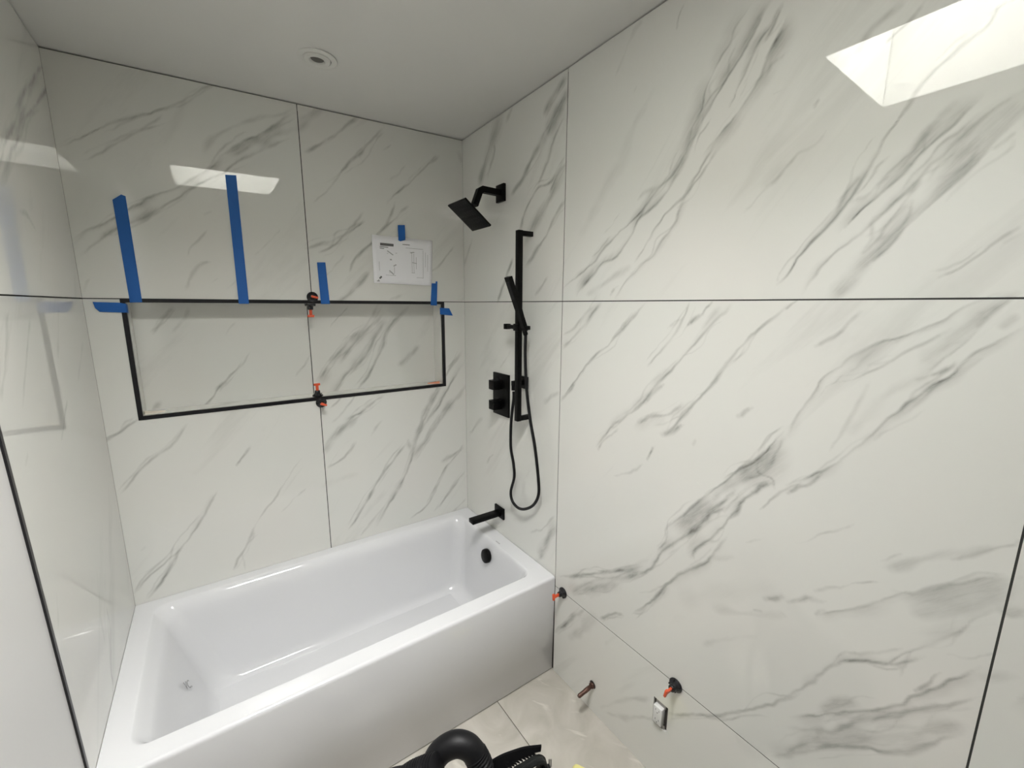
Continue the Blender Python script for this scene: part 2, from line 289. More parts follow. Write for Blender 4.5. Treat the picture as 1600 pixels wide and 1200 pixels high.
 ('Q', '560,940 480,1110', 4, .3, 'l', 0, 0), ('Q', '560,900 500,1050 460,1130', 6, .2, 'l', 0, 0), ('Q', '560,880 490,960 430,980', 2, .2, 'l', 0, 0), ('Q', '185,370 110,460', 2, .25, 'l', 0, 0), ('Q', '240,560 200,610', 2, .2, 'l', 0, 0),
 ('Q', '330,20 270,120', 2, .2, 'l', 0, 0), ('Q', '580,230 500,300', 4, .18, 'l', 0, 0), ('Q', '660,180 590,280', 2, .35, 'l', 0, 0),
]
V_BACK = [
 ('P', '347,130 320,140 287,160 233,175 187,193 143,210 117,220 92,232', 1.8, .5, 'l', 0, 0), ('P', '267,187 213,210 167,233 127,252', 1.8, .3, 'l', 0, 0),
 ('P', '463,177 433,197 400,215 380,222 350,240 330,262 300,283 260,303 200,330 150,353 107,383', 2.2, .5, 'b', 4, .25),
 ('P', '463,213 430,228 400,240 370,255 345,272 300,293 270,315 215,345 170,365 125,400', 2.6, .5, 'r', 4, .25),
 ('P', '463,165 440,180 400,185 340,210 320,240', 5, .28, 'l', 0, 0), ('P', '463,200 420,215 360,245', 5, .25, 'l', 0, 0),
 ('P', '510,162 480,190 465,200', 6, .22, 'l', 0, 0),
 ('P', '335,328 320,336', 2.5, .3, 'l', 0, 0), ('P', '325,355 300,385 290,400', 2, .22, 'l', 0, 0), ('P', '330,405 312,415 300,435 290,452', 3, .25, 'l', 0, 0), ('P', '345,432 335,444', 2, .3, 'l', 0, 0),
 ('P', '375,435 355,450', 1.8, .25, 'l', 0, 0), ('P', '145,430 130,455', 3, .22, 'l', 0, 0), ('P', '440,355 400,400', 2, .2, 'l', 0, 0),
 ('P', '563,182 540,200 510,220 477,240', 2.6, .42, 'l', 0, 0), ('P', '600,197 580,220 563,240 533,270 513,297 490,317', 2.0, .4, 'l', 0, 0), ('P', '568,232 562,245', 3, .3, 'l', 0, 0),
 ('P', '612,224 600,236', 2.6, .35, 'l', 0, 0), ('P', '690,240 667,260 640,287 613,307 603,320', 1.8, .42, 'l', 0, 0), ('P', '635,257 610,283', 2, .2, 'l', 0, 0),
 ('P', '620,317 613,337 597,360 580,380 555,405 545,425', 3, .4, 'l', 0, 0), ('P', '640,320 620,340 597,362', 1.8, .3, 'l', 0, 0),
 ('P', '577,423 560,443 540,463 530,470', 4, .35, 'l', 0, 0), ('P', '573,345 547,363 533,372 520,385 500,396', 1.8, .48, 'l', 0, 0), ('P', '570,330 540,362 523,373 490,385 478,390', 2.5, .3, 'l', 0, 0),
 ('P', '540,395 520,420 505,435', 2, .25, 'l', 0, 0), ('P', '712,385 690,410 665,430', 1.8, .25, 'l', 0, 0), ('P', '720,255 718,240', 4, .25, 'l', 0, 0),
 ('P', '630,460 610,470', 3, .2, 'l', 0, 0), ('P', '500,170 470,185', 4, .2, 'l', 0, 0),
 ('P', '600,617 567,640 545,658', 2.6, .42, 'r', 4, .2), ('P', '560,650 535,668 520,685 510,707', 6, .36, 'l', 0, 0), ('P', '557,690 540,710 513,730', 3, .38, 'l', 0, 0),
 ('P', '515,640 525,630 540,615', 2.4, .3, 'l', 0, 0), ('P', '560,610 540,640 520,660', 2, .25, 'l', 0, 0), ('P', '600,655 580,680', 2, .2, 'l', 0, 0),
 ('P', '723,545 700,580 680,617 663,655 650,690', 2.2, .35, 'l', 0, 0), ('P', '727,562 700,607 683,635 667,660 650,690 640,725 625,760 600,800 590,820', 2.4, .45, 'r', 4, .25),
 ('P', '710,620 687,653 665,690 643,720', 5, .3, 'l', 0, 0), ('P', '680,610 660,655 650,680', 4, .25, 'l', 0, 0),
 ('P', '637,690 613,720 593,750 573,783 545,830', 2.2, .42, 'l', 0, 0), ('P', '727,700 700,727 683,760 667,790 640,810', 2.2, .4, 'l', 0, 0), ('P', '724,693 712,708 690,720', 3.5, .3, 'l', 0, 0),
 ('P', '728,735 700,770 680,800', 2.2, .32, 'l', 0, 0), ('P', '638,685 640,700', 3, .3, 'l', 0, 0),
 ('P', '475,710 453,740 423,790 385,850', 1.6, .28, 'l', 0, 0), ('P', '217,653 190,673 160,697', 2.2, .46, 'l', 0, 0),
 ('P', '300,657 267,697 233,723 187,773', 2.4, .34, 'r', 4, .12), ('P', '391,697 370,727', 2.4, .5, 'l', 0, 0), ('P', '345,762 320,800 287,850 260,877 230,903 210,927', 2.0, .5, 'r', 4, .15),
 ('P', '287,850 267,887 233,937', 3, .45, 'l', 0, 0), ('P', '400,827 380,860 365,890', 1.8, .4, 'l', 0, 0), ('P', '480,760 440,800', 1.6, .2, 'l', 0, 0), ('P', '500,760 560,740', 8, .08, 'l', 0, 0),
 ('P', '175,720 150,760', 3, .15, 'l', 0, 0), ('P', '232,850 222,860', 2, .2, 'l', 0, 0), ('P', '700,640 730,600', 3, .25, 'l', 0, 0), ('P', '560,840 600,790', 2, .2, 'l', 0, 0), ('P', '700,810 728,780', 2.4, .2, 'l', 0, 0),
]
V_NICHE = [
 ('P', '592,475 573,507 543,537 517,567 497,603', 3.4, .42, 'b', 8, .3), ('P', '607,497 587,523 567,557 540,587 517,620', 3.0, .42, 'r', 5, .25), ('P', '640,475 607,513 597,543 580,580 556,608', 2.2, .5, 'r', 3, .2),
 ('P', '600,490 560,530 530,570', 2.4, .32, 'l', 0, 0), ('P', '273,478 255,500 237,520', 2.2, .45, 'l', 0, 0), ('P', '295,478 270,520', 3.5, .2, 'l', 0, 0), ('P', '383,563 360,590 340,610 315,635', 1.6, .5, 'l', 0, 0),
 ('P', '392,548 380,568', 1.6, .3, 'l', 0, 0), ('P', '253,625 235,645', 4, .32, 'l', 0, 0), ('P', '655,540 625,570', 3.5, .26, 'l', 0, 0), ('P', '547,478 515,510', 1.8, .28, 'l', 0, 0), ('P', '485,553 462,588', 1.6, .26, 'l', 0, 0),
 ('P', '370,500 350,530', 1.6, .14, 'l', 0, 0),
]
V_LEFT = [
 ('P', '75,93 50,125 37,150 25,190 10,230 -5,280', 2.6, .42, 'l', 0, 0), ('P', '78,128 60,155 45,180 33,212 15,250 0,288', 2.6, .42, 'l', 0, 0), ('P', '60,120 40,165 22,215', 5, .25, 'l', 0, 0),
 ('P', '105,620 95,690', 2.4, .35, 'l', 0, 0), ('P', '14,480 8,560 2,630', 2.4, .3, 'l', 0, 0), ('P', '48,490 40,570 34,640', 2.4, .25, 'l', 0, 0),
 ('P', '43,700 40,725', 2, .25, 'l', 0, 0), ('P', '100,730 108,770 115,790', 5, -.1, 'l', 0, 0), ('P', '166,940 172,990 173,1040 177,1070', 3, .38, 'l', 0, 0), ('P', '88,920 92,980', 3, .18, 'l', 0, 0),
 ('P', '58,362 45,340 30,330', 3, .22, 'l', 0, 0), ('P', '92,480 90,560', 4, .15, 'l', 0, 0), ('P', '130,530 122,600', 4, .12, 'l', 0, 0), ('P', '150,880 158,960 165,1010', 6, .12, 'l', 0, 0),
]
def px_list(s, fr):
    x0, y0, k = FR[fr]; return [(x0+float(a)*k, y0+float(b)*k) for a, b in (p.split(',') for p in s.split())]
def raster(veins, ax, val, u0, v0, nu, nv, st, seed, extra=()):
    """vein strength on a regular grid of the wall plane (u along the wall, v up)"""
    ui = 1 if ax == 0 else 0; R = np.random.RandomState(seed); Fd = np.zeros((nv, nu))
    todo = []
    for fr, s, w, a, mode, w2, a2 in veins:
        pp = px_list(s, fr); P = np.array([on(x, y, ax, val)[[ui, 2]] for x, y in pp])
        mid = pp[len(pp)//2]; sc = abs((on(mid[0]+1, mid[1], ax, val)-on(mid[0], mid[1], ax, val))[ui]); sc2 = abs((on(mid[0], mid[1]+1, ax, val)-on(mid[0], mid[1], ax, val))[2])
        sc = min(sc, sc2*1.6) if ax == 0 else min(sc, sc2*2)
        todo.append((P, w*(sc+sc2)/2, a, mode, w2*(sc+sc2)/2, a2, len(pp)))
    for P, w, a, w2, a2 in extra: todo.append((np.array(P), w, a, 'r', w2, a2, len(P)))
    extra_strands = []
    for P, w, a, mode, w2, a2, n in todo:          # thin broken companion strands beside the larger veins
        L0 = np.hypot(*np.diff(P, axis=0).T).sum()
        if L0 < .12 or a < .3: continue
        for _ in range(2 if L0 < .4 else 3):
            d = np.gradient(P, axis=0); nn = np.stack([-d[:, 1], d[:, 0]], 1)/(np.hypot(*d.T)[:, None]+1e-9)
            i0 = R.randint(0, max(1, len(P)-3)); i1 = min(len(P), i0+R.randint(3, 7))
            off = R.uniform(.005, .018)*(1 if R.rand() > .5 else -1)*(1+.5*R.randn(len(P), 1)); Q = (P+nn*off)[i0:i1]
            if len(Q) > 2: extra_strands.append((Q, st*.7, a*R.uniform(.25, .55), 'l', 0, 0, len(Q)))
    for P, w, a, mode, w2, a2, n in todo+extra_strands:
        C3 = catmull([(p[0], p[1], 0) for p in P], 10); C3 = np.array([(c.x, c.y) for c in C3])
        L = np.concatenate([[0], np.cumsum(np.hypot(*np.diff(C3, axis=0).T))]); T = max(int(L[-1]/.009), 3)
        t = np.linspace(0, L[-1], T); X = np.interp(t, L, C3[:, 0]); Y = np.interp(t, L, C3[:, 1])
        jit = np.zeros(T)
        for k, am in ((5, .0035), (14, .0020), (40, .0013), (90, .0007)):
            q = R.randn(max(3, int(L[-1]*k)+3)); jit += np.interp(t, np.linspace(0, L[-1], len(q)), q)*am
        tx, ty = np.gradient(X), np.gradient(Y); ln = np.hypot(tx, ty)+1e-9; X += -ty/ln*jit; Y += tx/ln*jit
        q = R.rand(max(4, int(L[-1]*22)+3)); amp = .40+.95*np.interp(t, np.linspace(0, L[-1], len(q)), q)
        q = R.rand(max(4, int(L[-1]*16)+3)); wid = .45+1.1*np.interp(t, np.linspace(0, L[-1], len(q)), q)
        fade = np.clip(np.minimum(t, L[-1]-t)/max(.02, .12*L[-1]), .15, 1)
        w = max(w*(.80 if mode == 'l' and w < .012 else .85), st*.75); pad = max(w*3.2*1.5, w2*3.0)+st
        i0, i1 = int((X.min()-pad-u0)/st), int((X.max()+pad-u0)/st)+2; j0, j1 = int((Y.min()-pad-v0)/st), int((Y.max()+pad-v0)/st)+2
        i0, j0 = max(i0, 0), max(j0, 0); i1, j1 = min(i1, nu), min(j1, nv)
        if i1 <= i0 or j1 <= j0: continue
        G = np.zeros((j1-j0, i1-i0))
        for k in range(T-1):
            ax0, ay0, bx, by = X[k], Y[k], X[k+1], Y[k+1]
            a0, a1 = max(int((min(ax0, bx)-pad-u0)/st)-i0, 0), min(int((max(ax0, bx)+pad-u0)/st)+2-i0, i1-i0)
            b0, b1 = max(int((min(ay0, by)-pad-v0)/st)-j0, 0), min(int((max(ay0, by)+pad-v0)/st)+2-j0, j1-j0)
            if a1 <= a0 or b1 <= b0: continue
            uu = u0+(i0+np.arange(a0, a1))*st; vv = (v0+(j0+np.arange(b0, b1))*st)[:, None]
            dx, dy = bx-ax0, by-ay0; l2 = dx*dx+dy*dy+1e-12
            tt = np.clip(((uu-ax0)*dx+(vv-ay0)*dy)/l2, 0, 1); ex = uu-(ax0+tt*dx); ey = vv-(ay0+tt*dy)
            d = np.hypot(ex, ey); f = amp[k]*fade[k]*np.where(d > 0, 1, 1)
            g = min(.95, abs(a)*1.16)*np.exp(-(d/(w*wid[k]))**2)
            if mode != 'l' and w2 > 0:
                side = (dx*ey-dy*ex)*(1 if mode == 'b' else -1)*(-1 if (ax == 0 and val > .5) else 1)
                g = np.maximum(g, a2*wid[k]*np.where(side > 0, np.exp(-(d/(w2*wid[k]*1.3))**2), np.exp(-(d/(w*wid[k]))**2)))
            sub = G[b0:b1, a0:a1]; np.maximum(sub, g*f, out=sub)
        S = Fd[j0:j1, i0:i1]
        S[:] = 1-(1-S)*(1-G) if a > 0 else S
    return Fd
class Field:
    def __init__(s, F, u0, v0, st): s.F, s.u0, s.v0, s.st = F, u0, v0, st
    def at(s, u, v):
        x = np.clip((u-s.u0)/s.st, 0, s.F.shape[1]-1.001); y = np.clip((v-s.v0)/s.st, 0, s.F.shape[0]-1.001)
        i, j = x.astype(int), y.astype(int); a, b = x-i, y-j; F = s.F
        return F[j, i]*(1-a)*(1-b)+F[j, i+1]*a*(1-b)+F[j+1, i]*(1-a)*b+F[j+1, i+1]*a*b
def make_field(veins, ax, val, u0, u1, v1, st, seed, extra=()):
    return Field(raster(veins, ax, val, u0, 0, int((u1-u0)/st)+2, int(v1/st)+2, st, seed, extra), u0, 0, st)
def rand_veins(n, u0, u1, v0, v1, seed):
    r = random.Random(seed); out = []
    for _ in range(n):
        u, v = r.uniform(u0, u1), r.uniform(v0, v1); a = math.radians(r.uniform(38, 62)); L = r.uniform(.12, .8); P = []
        for k in range(6):
            t = (k/5-.5)*L; P.append((u-math.cos(a)*t+r.gauss(0, .012), v+math.sin(a)*t+r.gauss(0, .012)))
        out.append((P, r.uniform(.004, .008), r.uniform(.1, .4), r.uniform(.006, .03), r.uniform(.05, .25)))
    return out
F_R = make_field(V_RIGHT, 0, W, YF, 0.0, 2.62, .0030, 1, rand_veins(14, -3.3, -2.15, 0, 2.5, 3))
F_B = make_field(V_BACK, 1, 0.0, 0.0, W, 2.62, .0038, 2)
F_N = make_field(V_NICHE, 1, 0.11, 0.0, W, 2.0, .0038, 4)
F_L = make_field(V_LEFT, 0, 0.0, YF, 0.0, 2.62, .006, 5)
F_S = make_field([], 0, 0.0, 0, 3.0, 1.0, .012, 6, rand_veins(26, 0, 3, 0, 1, 12))
F_0 = Field(np.zeros((3, 3)), 0, 0, 1)
def slab(parent, P0, eu, ev, n, u0, u1, v0, v1, field, step, th=.009, holes=(), topfun=None, leftfun=None, name='tile', uvo=0):
    """one tile: P0 + u*eu + v*ev, front face at n side, thickness th behind; holes are (u0,u1,v0,v1) cut-outs"""
    P0, eu, ev, n = map(lambda q: np.array(q, float), (P0, eu, ev, n))
    def lines(a, b, cuts):
        k = [a]+sorted(c for c in cuts if a < c < b)+[b]; out = []
        for p, q in zip(k, k[1:]): m = max(1, int(round((q-p)/step))); out += list(np.linspace(p, q, m+1)[:-1])
        return np.array(out+[b])
    U = lines(u0, u1, [c for h in holes for c in h[:2]]); V = lines(v0, v1, [c for h in holes for c in h[2:]])
    nu, nv = len(U), len(V); UU, VV = np.meshgrid(U, V)
    keep = np.ones((nv-1, nu-1), bool)
    uc, vc = (U[1:]+U[:-1])/2, (V[1:]+V[:-1])/2
    for h in holes: keep &= ~((vc[:, None] > h[2]) & (vc[:, None] < h[3]) & (uc[None] > h[0]) & (uc[None] < h[1]))
    U3, V3 = UU.copy(), VV.copy()
    if topfun is not None:
        T = topfun(UU); V3 = v0+(VV-v0)*(T-v0)/(v1-v0)
    if leftfun is not None:
        T = leftfun(VV); U3 = u1-(u1-UU)*(u1-T)/(u1-u0)
    vein = field.at(U3.ravel(), V3.ravel())
    co = P0+U3.ravel()[:, None]*eu+V3.ravel()[:, None]*ev
    j, i = np.nonzero(keep); a = j*nu+i; q = np.stack([a, a+1, a+nu+1, a+nu], 1)
    used = np.zeros(nu*nv, bool); used[q.ravel()] = True
    # boundary edges of the kept cells, extruded backwards
    e = np.concatenate([q[:, [0, 1]], q[:, [1, 2]], q[:, [2, 3]], q[:, [3, 0]]]); key = np.sort(e, 1); key = key[:, 0].astype(np.int64)*nu*nv+key[:, 1]
    un, idx, cnt = np.unique(key, return_index=True, return_counts=True); be = e[idx[cnt == 1]]
    bv = np.unique(be); remap = np.full(nu*nv, -1); uidx = np.nonzero(used)[0]; remap[uidx] = np.arange(len(uidx))
    front2 = co[bv]; back = co[bv]-n*th; nf = len(uidx); m2 = np.full(nu*nv, 0); m2[bv] = np.arange(len(bv))
    verts = np.concatenate([co[uidx], front2, back])
    side = np.stack([nf+m2[be[:, 1]], nf+m2[be[:, 0]], nf+len(bv)+m2[be[:, 0]], nf+len(bv)+m2[be[:, 1]]], 1)
    fq = remap[q]
    if np.dot(np.cross(eu, ev), n) < 0: fq = fq[:, ::-1]; side = side[:, ::-1]
    F = np.concatenate([fq, side]); me = bpy.data.meshes.new(name)
    me.vertices.add(len(verts)); me.vertices.foreach_set('co', verts.astype(np.float32).ravel())
    me.loops.add(F.size); me.loops.foreach_set('vertex_index', F.astype(np.int32).ravel())
    me.polygons.add(len(F)); me.polygons.foreach_set('loop_start', np.arange(0, F.size, 4, dtype=np.int32))
    me.update(calc_edges=True)
    av = np.concatenate([vein[uidx], vein[bv], vein[bv]*0]).astype(np.float32)
    at = me.attributes.new('vein', 'FLOAT', 'POINT'); at.data.foreach_set('value', av)
    uv = np.zeros((len(verts), 3), np.float32); k = np.concatenate([uidx, bv, bv]); uv[:, 0] = U3.ravel()[k]*(-1 if n[0] < -.5 else 1)+uvo; uv[:, 1] = V3.ravel()[k]; uv[:, 2] = uvo
    at = me.attributes.new('slab_uv', 'FLOAT_VECTOR', 'POINT'); at.data.foreach_set('vector', uv.ravel())
    me.materials.append(MARBLE); o = bpy.data.objects.new(name, me); COL.objects.link(o); o.parent = parent
    return o
G = .0018   # half joint
TH = .009
# ------------------------------------------------------------------ room shell
def quadbox(name, c0, c1, m):
    c = [(a+b)/2 for a, b in zip(c0, c1)]; s = [abs(b-a) for a, b in zip(c0, c1)]
    return structure(box(name, c, s, m, bev=0))
# niche clear opening (inside the trim)
NX0, NX1, NZ0, NZ1, ND, TW = .0985, 1.3995, 1.243, 1.7035, .11, .0145
IX0, IX1, IZ0, IZ1 = NX0+TW, NX1-TW, NZ0+TW, NZ1-TW
# backing boards (dark mortar side shows in the joints)
def board(name, verts, faces, m): return structure(obj(name, verts, faces, m))
def wall_back():
    bm = bmesh.new(); y0, y1 = TH+.001, .16
    for x0, x1, z0, z1 in ((-.1, NX0, -.05, 2.7), (NX1, W+.1, -.05, 2.7), (NX0, NX1, -.05, NZ0), (NX0, NX1, NZ1, 2.7)):
        add_box(bm, ((x0+x1)/2, (y0+y1)/2, (z0+z1)/2), (x1-x0, y1-y0, z1-z0))
    add_box(bm, ((NX0+NX1)/2, .145, (NZ0+NZ1)/2), (NX1-NX0, .03, NZ1-NZ0))
    return structure(bm_obj('wall_back', bm, GROUT))
wb = wall_back()
topb = lambda U: CZ(U, 0)-.005
XS = .7465
X, Y_, Z_ = (1, 0, 0), (0, 1, 0), (0, 0, 1)
NB = (0, -1, 0)
HOLE = (NX0, NX1, NZ0, NZ1)
slab(wb, (0, 0, 0), X, Z_, NB, .0004, XS-G, .470, Z1-G, F_B, .0042, holes=[HOLE])
slab(wb, (0, 0, 0), X, Z_, NB, XS+G, W-.0004, .470, Z1-G, F_B, .0042, holes=[HOLE], uvo=3)
slab(wb, (0, 0, 0), X, Z_, NB, .0004, XS-G, Z1+G, 2.45, F_B, .0042, topfun=topb, uvo=6)
slab(wb, (0, 0, 0), X, Z_, NB, XS+G, W-.0004, Z1+G, 2.45, F_B, .0042, topfun=topb, uvo=9)
# niche lining
slab(wb, (0, ND, 0), X, Z_, NB, IX0-.006, XS-.004-G, IZ0-.006, IZ1+.006, F_N, .0042, uvo=12)
slab(wb, (0, ND, 0), X, Z_, NB, XS-.004+G, IX1+.006, IZ0-.006, IZ1+.006, F_N, .0042, uvo=15)
for a, b, o in ((IX0, XS-G, 1), (XS+G, IX1, 2)):
    slab(wb, (0, 0, IZ0), X, Y_, (0, 0, 1), a, b, .002, ND-.002, F_0, .02, uvo=18+o)
    slab(wb, (0, 0, IZ1), X, Y_, (0, 0, -1), a, b, .002, ND-.002, F_0, .02, uvo=22+o)
slab(wb, (IX0, 0, 0), Y_, Z_, (1, 0, 0), .002, ND-.002, IZ0, IZ1, F_0, .02, uvo=26)
slab(wb, (IX1, 0, 0), Y_, Z_, (-1, 0, 0), .002, ND-.002, IZ0, IZ1, F_0, .02, uvo=27)
# black niche trim, mitred
def mitre(name, x0, x1, z0, z1, parent):
    """frame strip between outer rectangle and inner rectangle on one side"""
    pass
niche_trim = bpy.data.objects.new('trim_1', None); COL.objects.link(niche_trim); niche_trim['kind'] = 'structure'
O = [(NX0, NZ0), (NX1, NZ0), (NX1, NZ1), (NX0, NZ1)]; I = [(IX0, IZ0), (IX1, IZ0), (IX1, IZ1), (IX0, IZ1)]
for k in range(4):
    a, b, c, d = O[k], O[(k+1) % 4], I[(k+1) % 4], I[k]; vs = []
    for y in (-.0025, .011):
        for p in (a, b, c, d): vs.append((p[0], y, p[1]))
    obj('trim_strip', vs, [(0, 1, 2, 3), (7, 6, 5, 4), (0, 4, 5, 1), (1, 5, 6, 2), (2, 6, 7, 3), (3, 7, 4, 0)], TRIM, niche_trim)
# right wall
quad_r = quadbox('wall_right', (W+TH+.001, YF, -.05), (W+.16, .16, 2.7), GROUT)
topr = lambda U: CZ(W, U)-.005
NR = (-1, 0, 0)
OUT = (-1.4125, -1.3545, .221, .322)
slab(quad_r, (W, 0, 0), Y_, Z_, NR, TS+G, -.0004, .470, Z1-G, F_R, .0031, uvo=30)
slab(quad_r, (W, 0, 0), Y_, Z_, NR, TS+G, -.0004, Z1+G, 2.52, F_R, .0031, topfun=topr, uvo=33)
slab(quad_r, (W, 0, 0), Y_, Z_, NR, RS+G, TS-G, .0005, Z0-G, F_R, .006, holes=[OUT], uvo=36)
slab(quad_r, (W, 0, 0), Y_, Z_, NR, RS+G, TS-G, Z0+G, Z1-G, F_R, .0031, uvo=39)
slab(quad_r, (W, 0, 0), Y_, Z_, NR, RS+G, TS-G, Z1+G, 2.55, F_R, .0031, topfun=topr, uvo=42)
slab(quad_r, (W, 0, 0), Y_, Z_, NR, YF+.002, RS-G, .0005, Z0-G, F_R, .02, uvo=45)
slab(quad_r, (W, 0, 0), Y_, Z_, NR, YF+.002, RS-G, Z0+G, Z1-G, F_R, .008, uvo=48)
slab(quad_r, (W, 0, 0), Y_, Z_, NR, YF+.002, RS-G, Z1+G, 2.55, F_R, .015, topfun=topr, uvo=51)
for c, sz in (((W+.005, TS, (.44+2.5)/2+.02), (.0076, 2*G+.0006, 2.07)), ((W+.005, (YF+TS)/2, Z0), (.0076, TS-YF-.01, 2*G+.0006)), ((W+.005, YF/2, Z1), (.0076, -YF-.01, 2*G+.0006)), ((W+.005, RS, 1.24), (.0078, 2*G+.0006, 2.45))):
    box('grout_joint', c, sz, GROUT, quad_r, bev=0)
for c, sz in (((XS, .005, (Z1+2.48)/2), (2*G+.0006, .0076, 2.48-Z1)), ((XS, .005, (.48+NZ0)/2), (2*G+.0006, .0076, NZ0-.48)), ((NX0/2, .005, Z1), (NX0, .0076, 2*G+.0006)), (((NX1+W)/2, .005, Z1), (W-NX1, .0076, 2*G+.0006))):
    box('grout_joint', c, sz, GROUT, wb, bev=0)
# left wall: tiled by the tub, painted beyond the black edge trim
def ltrim(z): return -.800-.088*(z-.5)
quad_l = quadbox('wall_left', (-.16, YF, -.05), (-TH-.001, .16, 2.7), GROUT)
lf = lambda V: ltrim(V)+.006
slab(quad_l, (0, 0, 0), Y_, Z_, (1, 0, 0), -.8, -.0004, .470, Z1-G, F_L, .0065, leftfun=lf, uvo=54)
slab(quad_l, (0, 0, 0), Y_, Z_, (1, 0, 0), -.8, -.0004, Z1+G, 2.5, F_L, .0065, leftfun=lf, topfun=lambda U: CZ(0, U)-.005, uvo=57)
def strip_on_left(name, ya, yb, z0, z1, x0, x1, m, parent=None):
    vs = [(x, f(z), z) for z in (z0, z1) for f in (ya, yb) for x in (x0, x1)]
    return obj(name, vs, [(0, 1, 3, 2), (4, 6, 7, 5), (0, 4, 5, 1), (2, 3, 7, 6), (0, 2, 6, 4), (1, 5, 7, 3)], m, parent)
t2 = strip_on_left('trim_2', lambda z: ltrim(z)+.005, lambda z: ltrim(z)-.006, 0, 2.49, -.009, .0028, TRIM); structure(t2)
strip_on_left('plaster', lambda z: ltrim(z)-.006, lambda z: YF, 0, 2.55, -.010, -.0015, PAINT, quad_l)
quadbox('wall_front', (-.1, YF-.1, -.05), (W+.1, YF, 2.7), mat('dark_wall_bounce_cut', (.10, .09, .08), .6))  # unseen wall, coloured dark to cut the light bouncing onto the tub apron
# ceiling with the square skylight opening
def ceiling():
    xs = [-.1, SKX0, SKX1, W+.1]; ys = [YF-.05, SKY0, SKY1, .16]; vs = []; fs = []
    for dz in (0, .12):
        for y in ys:
            for x in xs: vs.append((x, y, CZ(x, y)+dz))
    for j in range(3):
        for i in range(3):
            if i == 1 and j == 1: continue
            a = j*4+i; fs.append((a, a+4, a+5, a+1)); a += 16; fs.append((a, a+1, a+5, a+4))
    for a, b in ((0, 3), (3, 15), (15, 12), (12, 0)):
        fs.append((a, b, b+16, a+16))
    return structure(obj('ceiling', vs, fs, CEIL))
ceil = ceiling()
# skylight shaft lined with the same marble
sh = bpy.data.objects.new('skylight_shaft', None); COL.objects.link(sh); sh.name = 'window_1'; sh['kind'] = 'structure'
zc = 2.52
for (P0, e, n, L, o) in (((SKX0, SKY0, 0), Y_, (1, 0, 0), SKY1-SKY0, 0), ((SKX1, SKY0, 0), Y_, (-1, 0, 0), SKY1-SKY0, .7), ((SKX0, SKY0, 0), X, (0, 1, 0), SKX1-SKX0, 1.4), ((SKX0, SKY1, 0), X, (0, -1, 0), SKX1-SKX0, 2.1)):
    P0 = np.array(P0, float)
    s = slab(sh, P0-np.array([0, 0, 0])+np.array(e)*(-o), e, Z_, n, o+.001, o+L-.001, 0, SKZ-2.5, F_S, .012, name='shaft_tile', uvo=0)
    s.location.z = 2.5
    me = s.data
    co = np.empty(len(me.vertices)*3); me.vertices.foreach_get('co', co); co = co.reshape(-1, 3)
    low = CZ(co[:, 0], co[:, 1])-2.5; k = co[:, 2]/(SKZ-2.5); co[:, 2] = low+(SKZ-2.5-low)*k; me.vertices.foreach_set('co', co.ravel()); me.update()
box('skylight_frame', ((SKX0+SKX1)/2, (SKY0+SKY1)/2, SKZ+.035), (SKX1-SKX0+.06, SKY1-SKY0+.06, .05), PAINT, sh, bev=.002)
bm = bmesh.new()
for x0, x1, y0, y1 in ((SKX0-.12, SKX0-.012, SKY0-.12, SKY1+.12), (SKX1+.012, SKX1+.12, SKY0-.12, SKY1+.12), (SKX0-.012, SKX1+.012, SKY0-.12, SKY0-.012), (SKX0-.012, SKX1+.012, SKY1+.012, SKY1+.12)):
    add_box(bm, ((x0+x1)/2, (y0+y1)/2, (2.66+SKZ)/2), (x1-x0, y1-y0, SKZ-2.66+.05))
bm_obj('shaft_framing', bm, PAINT, sh)
# floor
fl = quadbox('floor', (-.1, YF, -.12), (W+.1, .16, -.010), GROUT)
for x0, x1 in ((0.003, .603), (.606, 1.2165), (1.2195, W+.004)):
    for y0, y1 in ((-2.02, -.775), (YF+.003, -2.023)):
        ft = box('floor_tile', ((x0+x1)/2, (y0+y1)/2, -.005), (x1-x0, y1-y0, .010), STONE, fl, bev=.0006)
# ------------------------------------------------------------------ bathtub
def ring(x0, x1, y0, y1, r, z, n=10, skew=None):
    out = []
    for cx, cy, a0 in ((x1-r, y1-r, 0), (x0+r, y1-r, 90), (x0+r, y0+r, 180), (x1-r, y0+r, 270)):
        for k in range(n+1):
            a = math.radians(a0+90*k/n); out.append((cx+r*math.cos(a), cy+r*math.sin(a), z))
    # subdivide the long sides evenly for shading
    return out
HT = .486; TY0, TY1, TX0, TX1 = -.8125, -.0018, .0007, W-.0020
tub = thing('bathtub', 'white alcove bathtub with flat apron, glossy enamel, set between three marble walls', 'bathtub', (W/2, -.408, 0))
inner = [  # x0,x1,y0,y1,r,z  from rim to basin floor
 (.060, 1.452, -.742, -.046, .050, HT), (.063, 1.449, -.739, -.051, .050, HT-.001), (.068, 1.445, -.735, -.059, .050, HT-.005),
 (.075, 1.441, -.731, -.067, .052, HT-.013), (.083, 1.438, -.728, -.074, .055, HT-.024), (.092, 1.436, -.725, -.080, .06, HT-.036),
 (.104, 1.433, -.722, -.085, .065, HT-.052), (.118, 1.428, -.719, -.090, .07, HT-.09), (.152, 1.420, -.713, -.099, .075, HT-.19),
 (.186, 1.410, -.706, -.108, .08, HT-.29), (.205, 1.401, -.700, -.115, .085, HT-.345), (.220, 1.392, -.692, -.122, .088, HT-.372),
 (.240, 1.378, -.680, -.133, .088, HT-.390), (.268, 1.355, -.660, -.147, .085, HT-.401), (.33, 1.300, -.610, -.20, .08, HT-.406)]
rings = [ring(TX0+.0002, TX1-.0002, TY0+.012, TY1-.0002, .004, HT)]+[ring(*q) for q in inner]
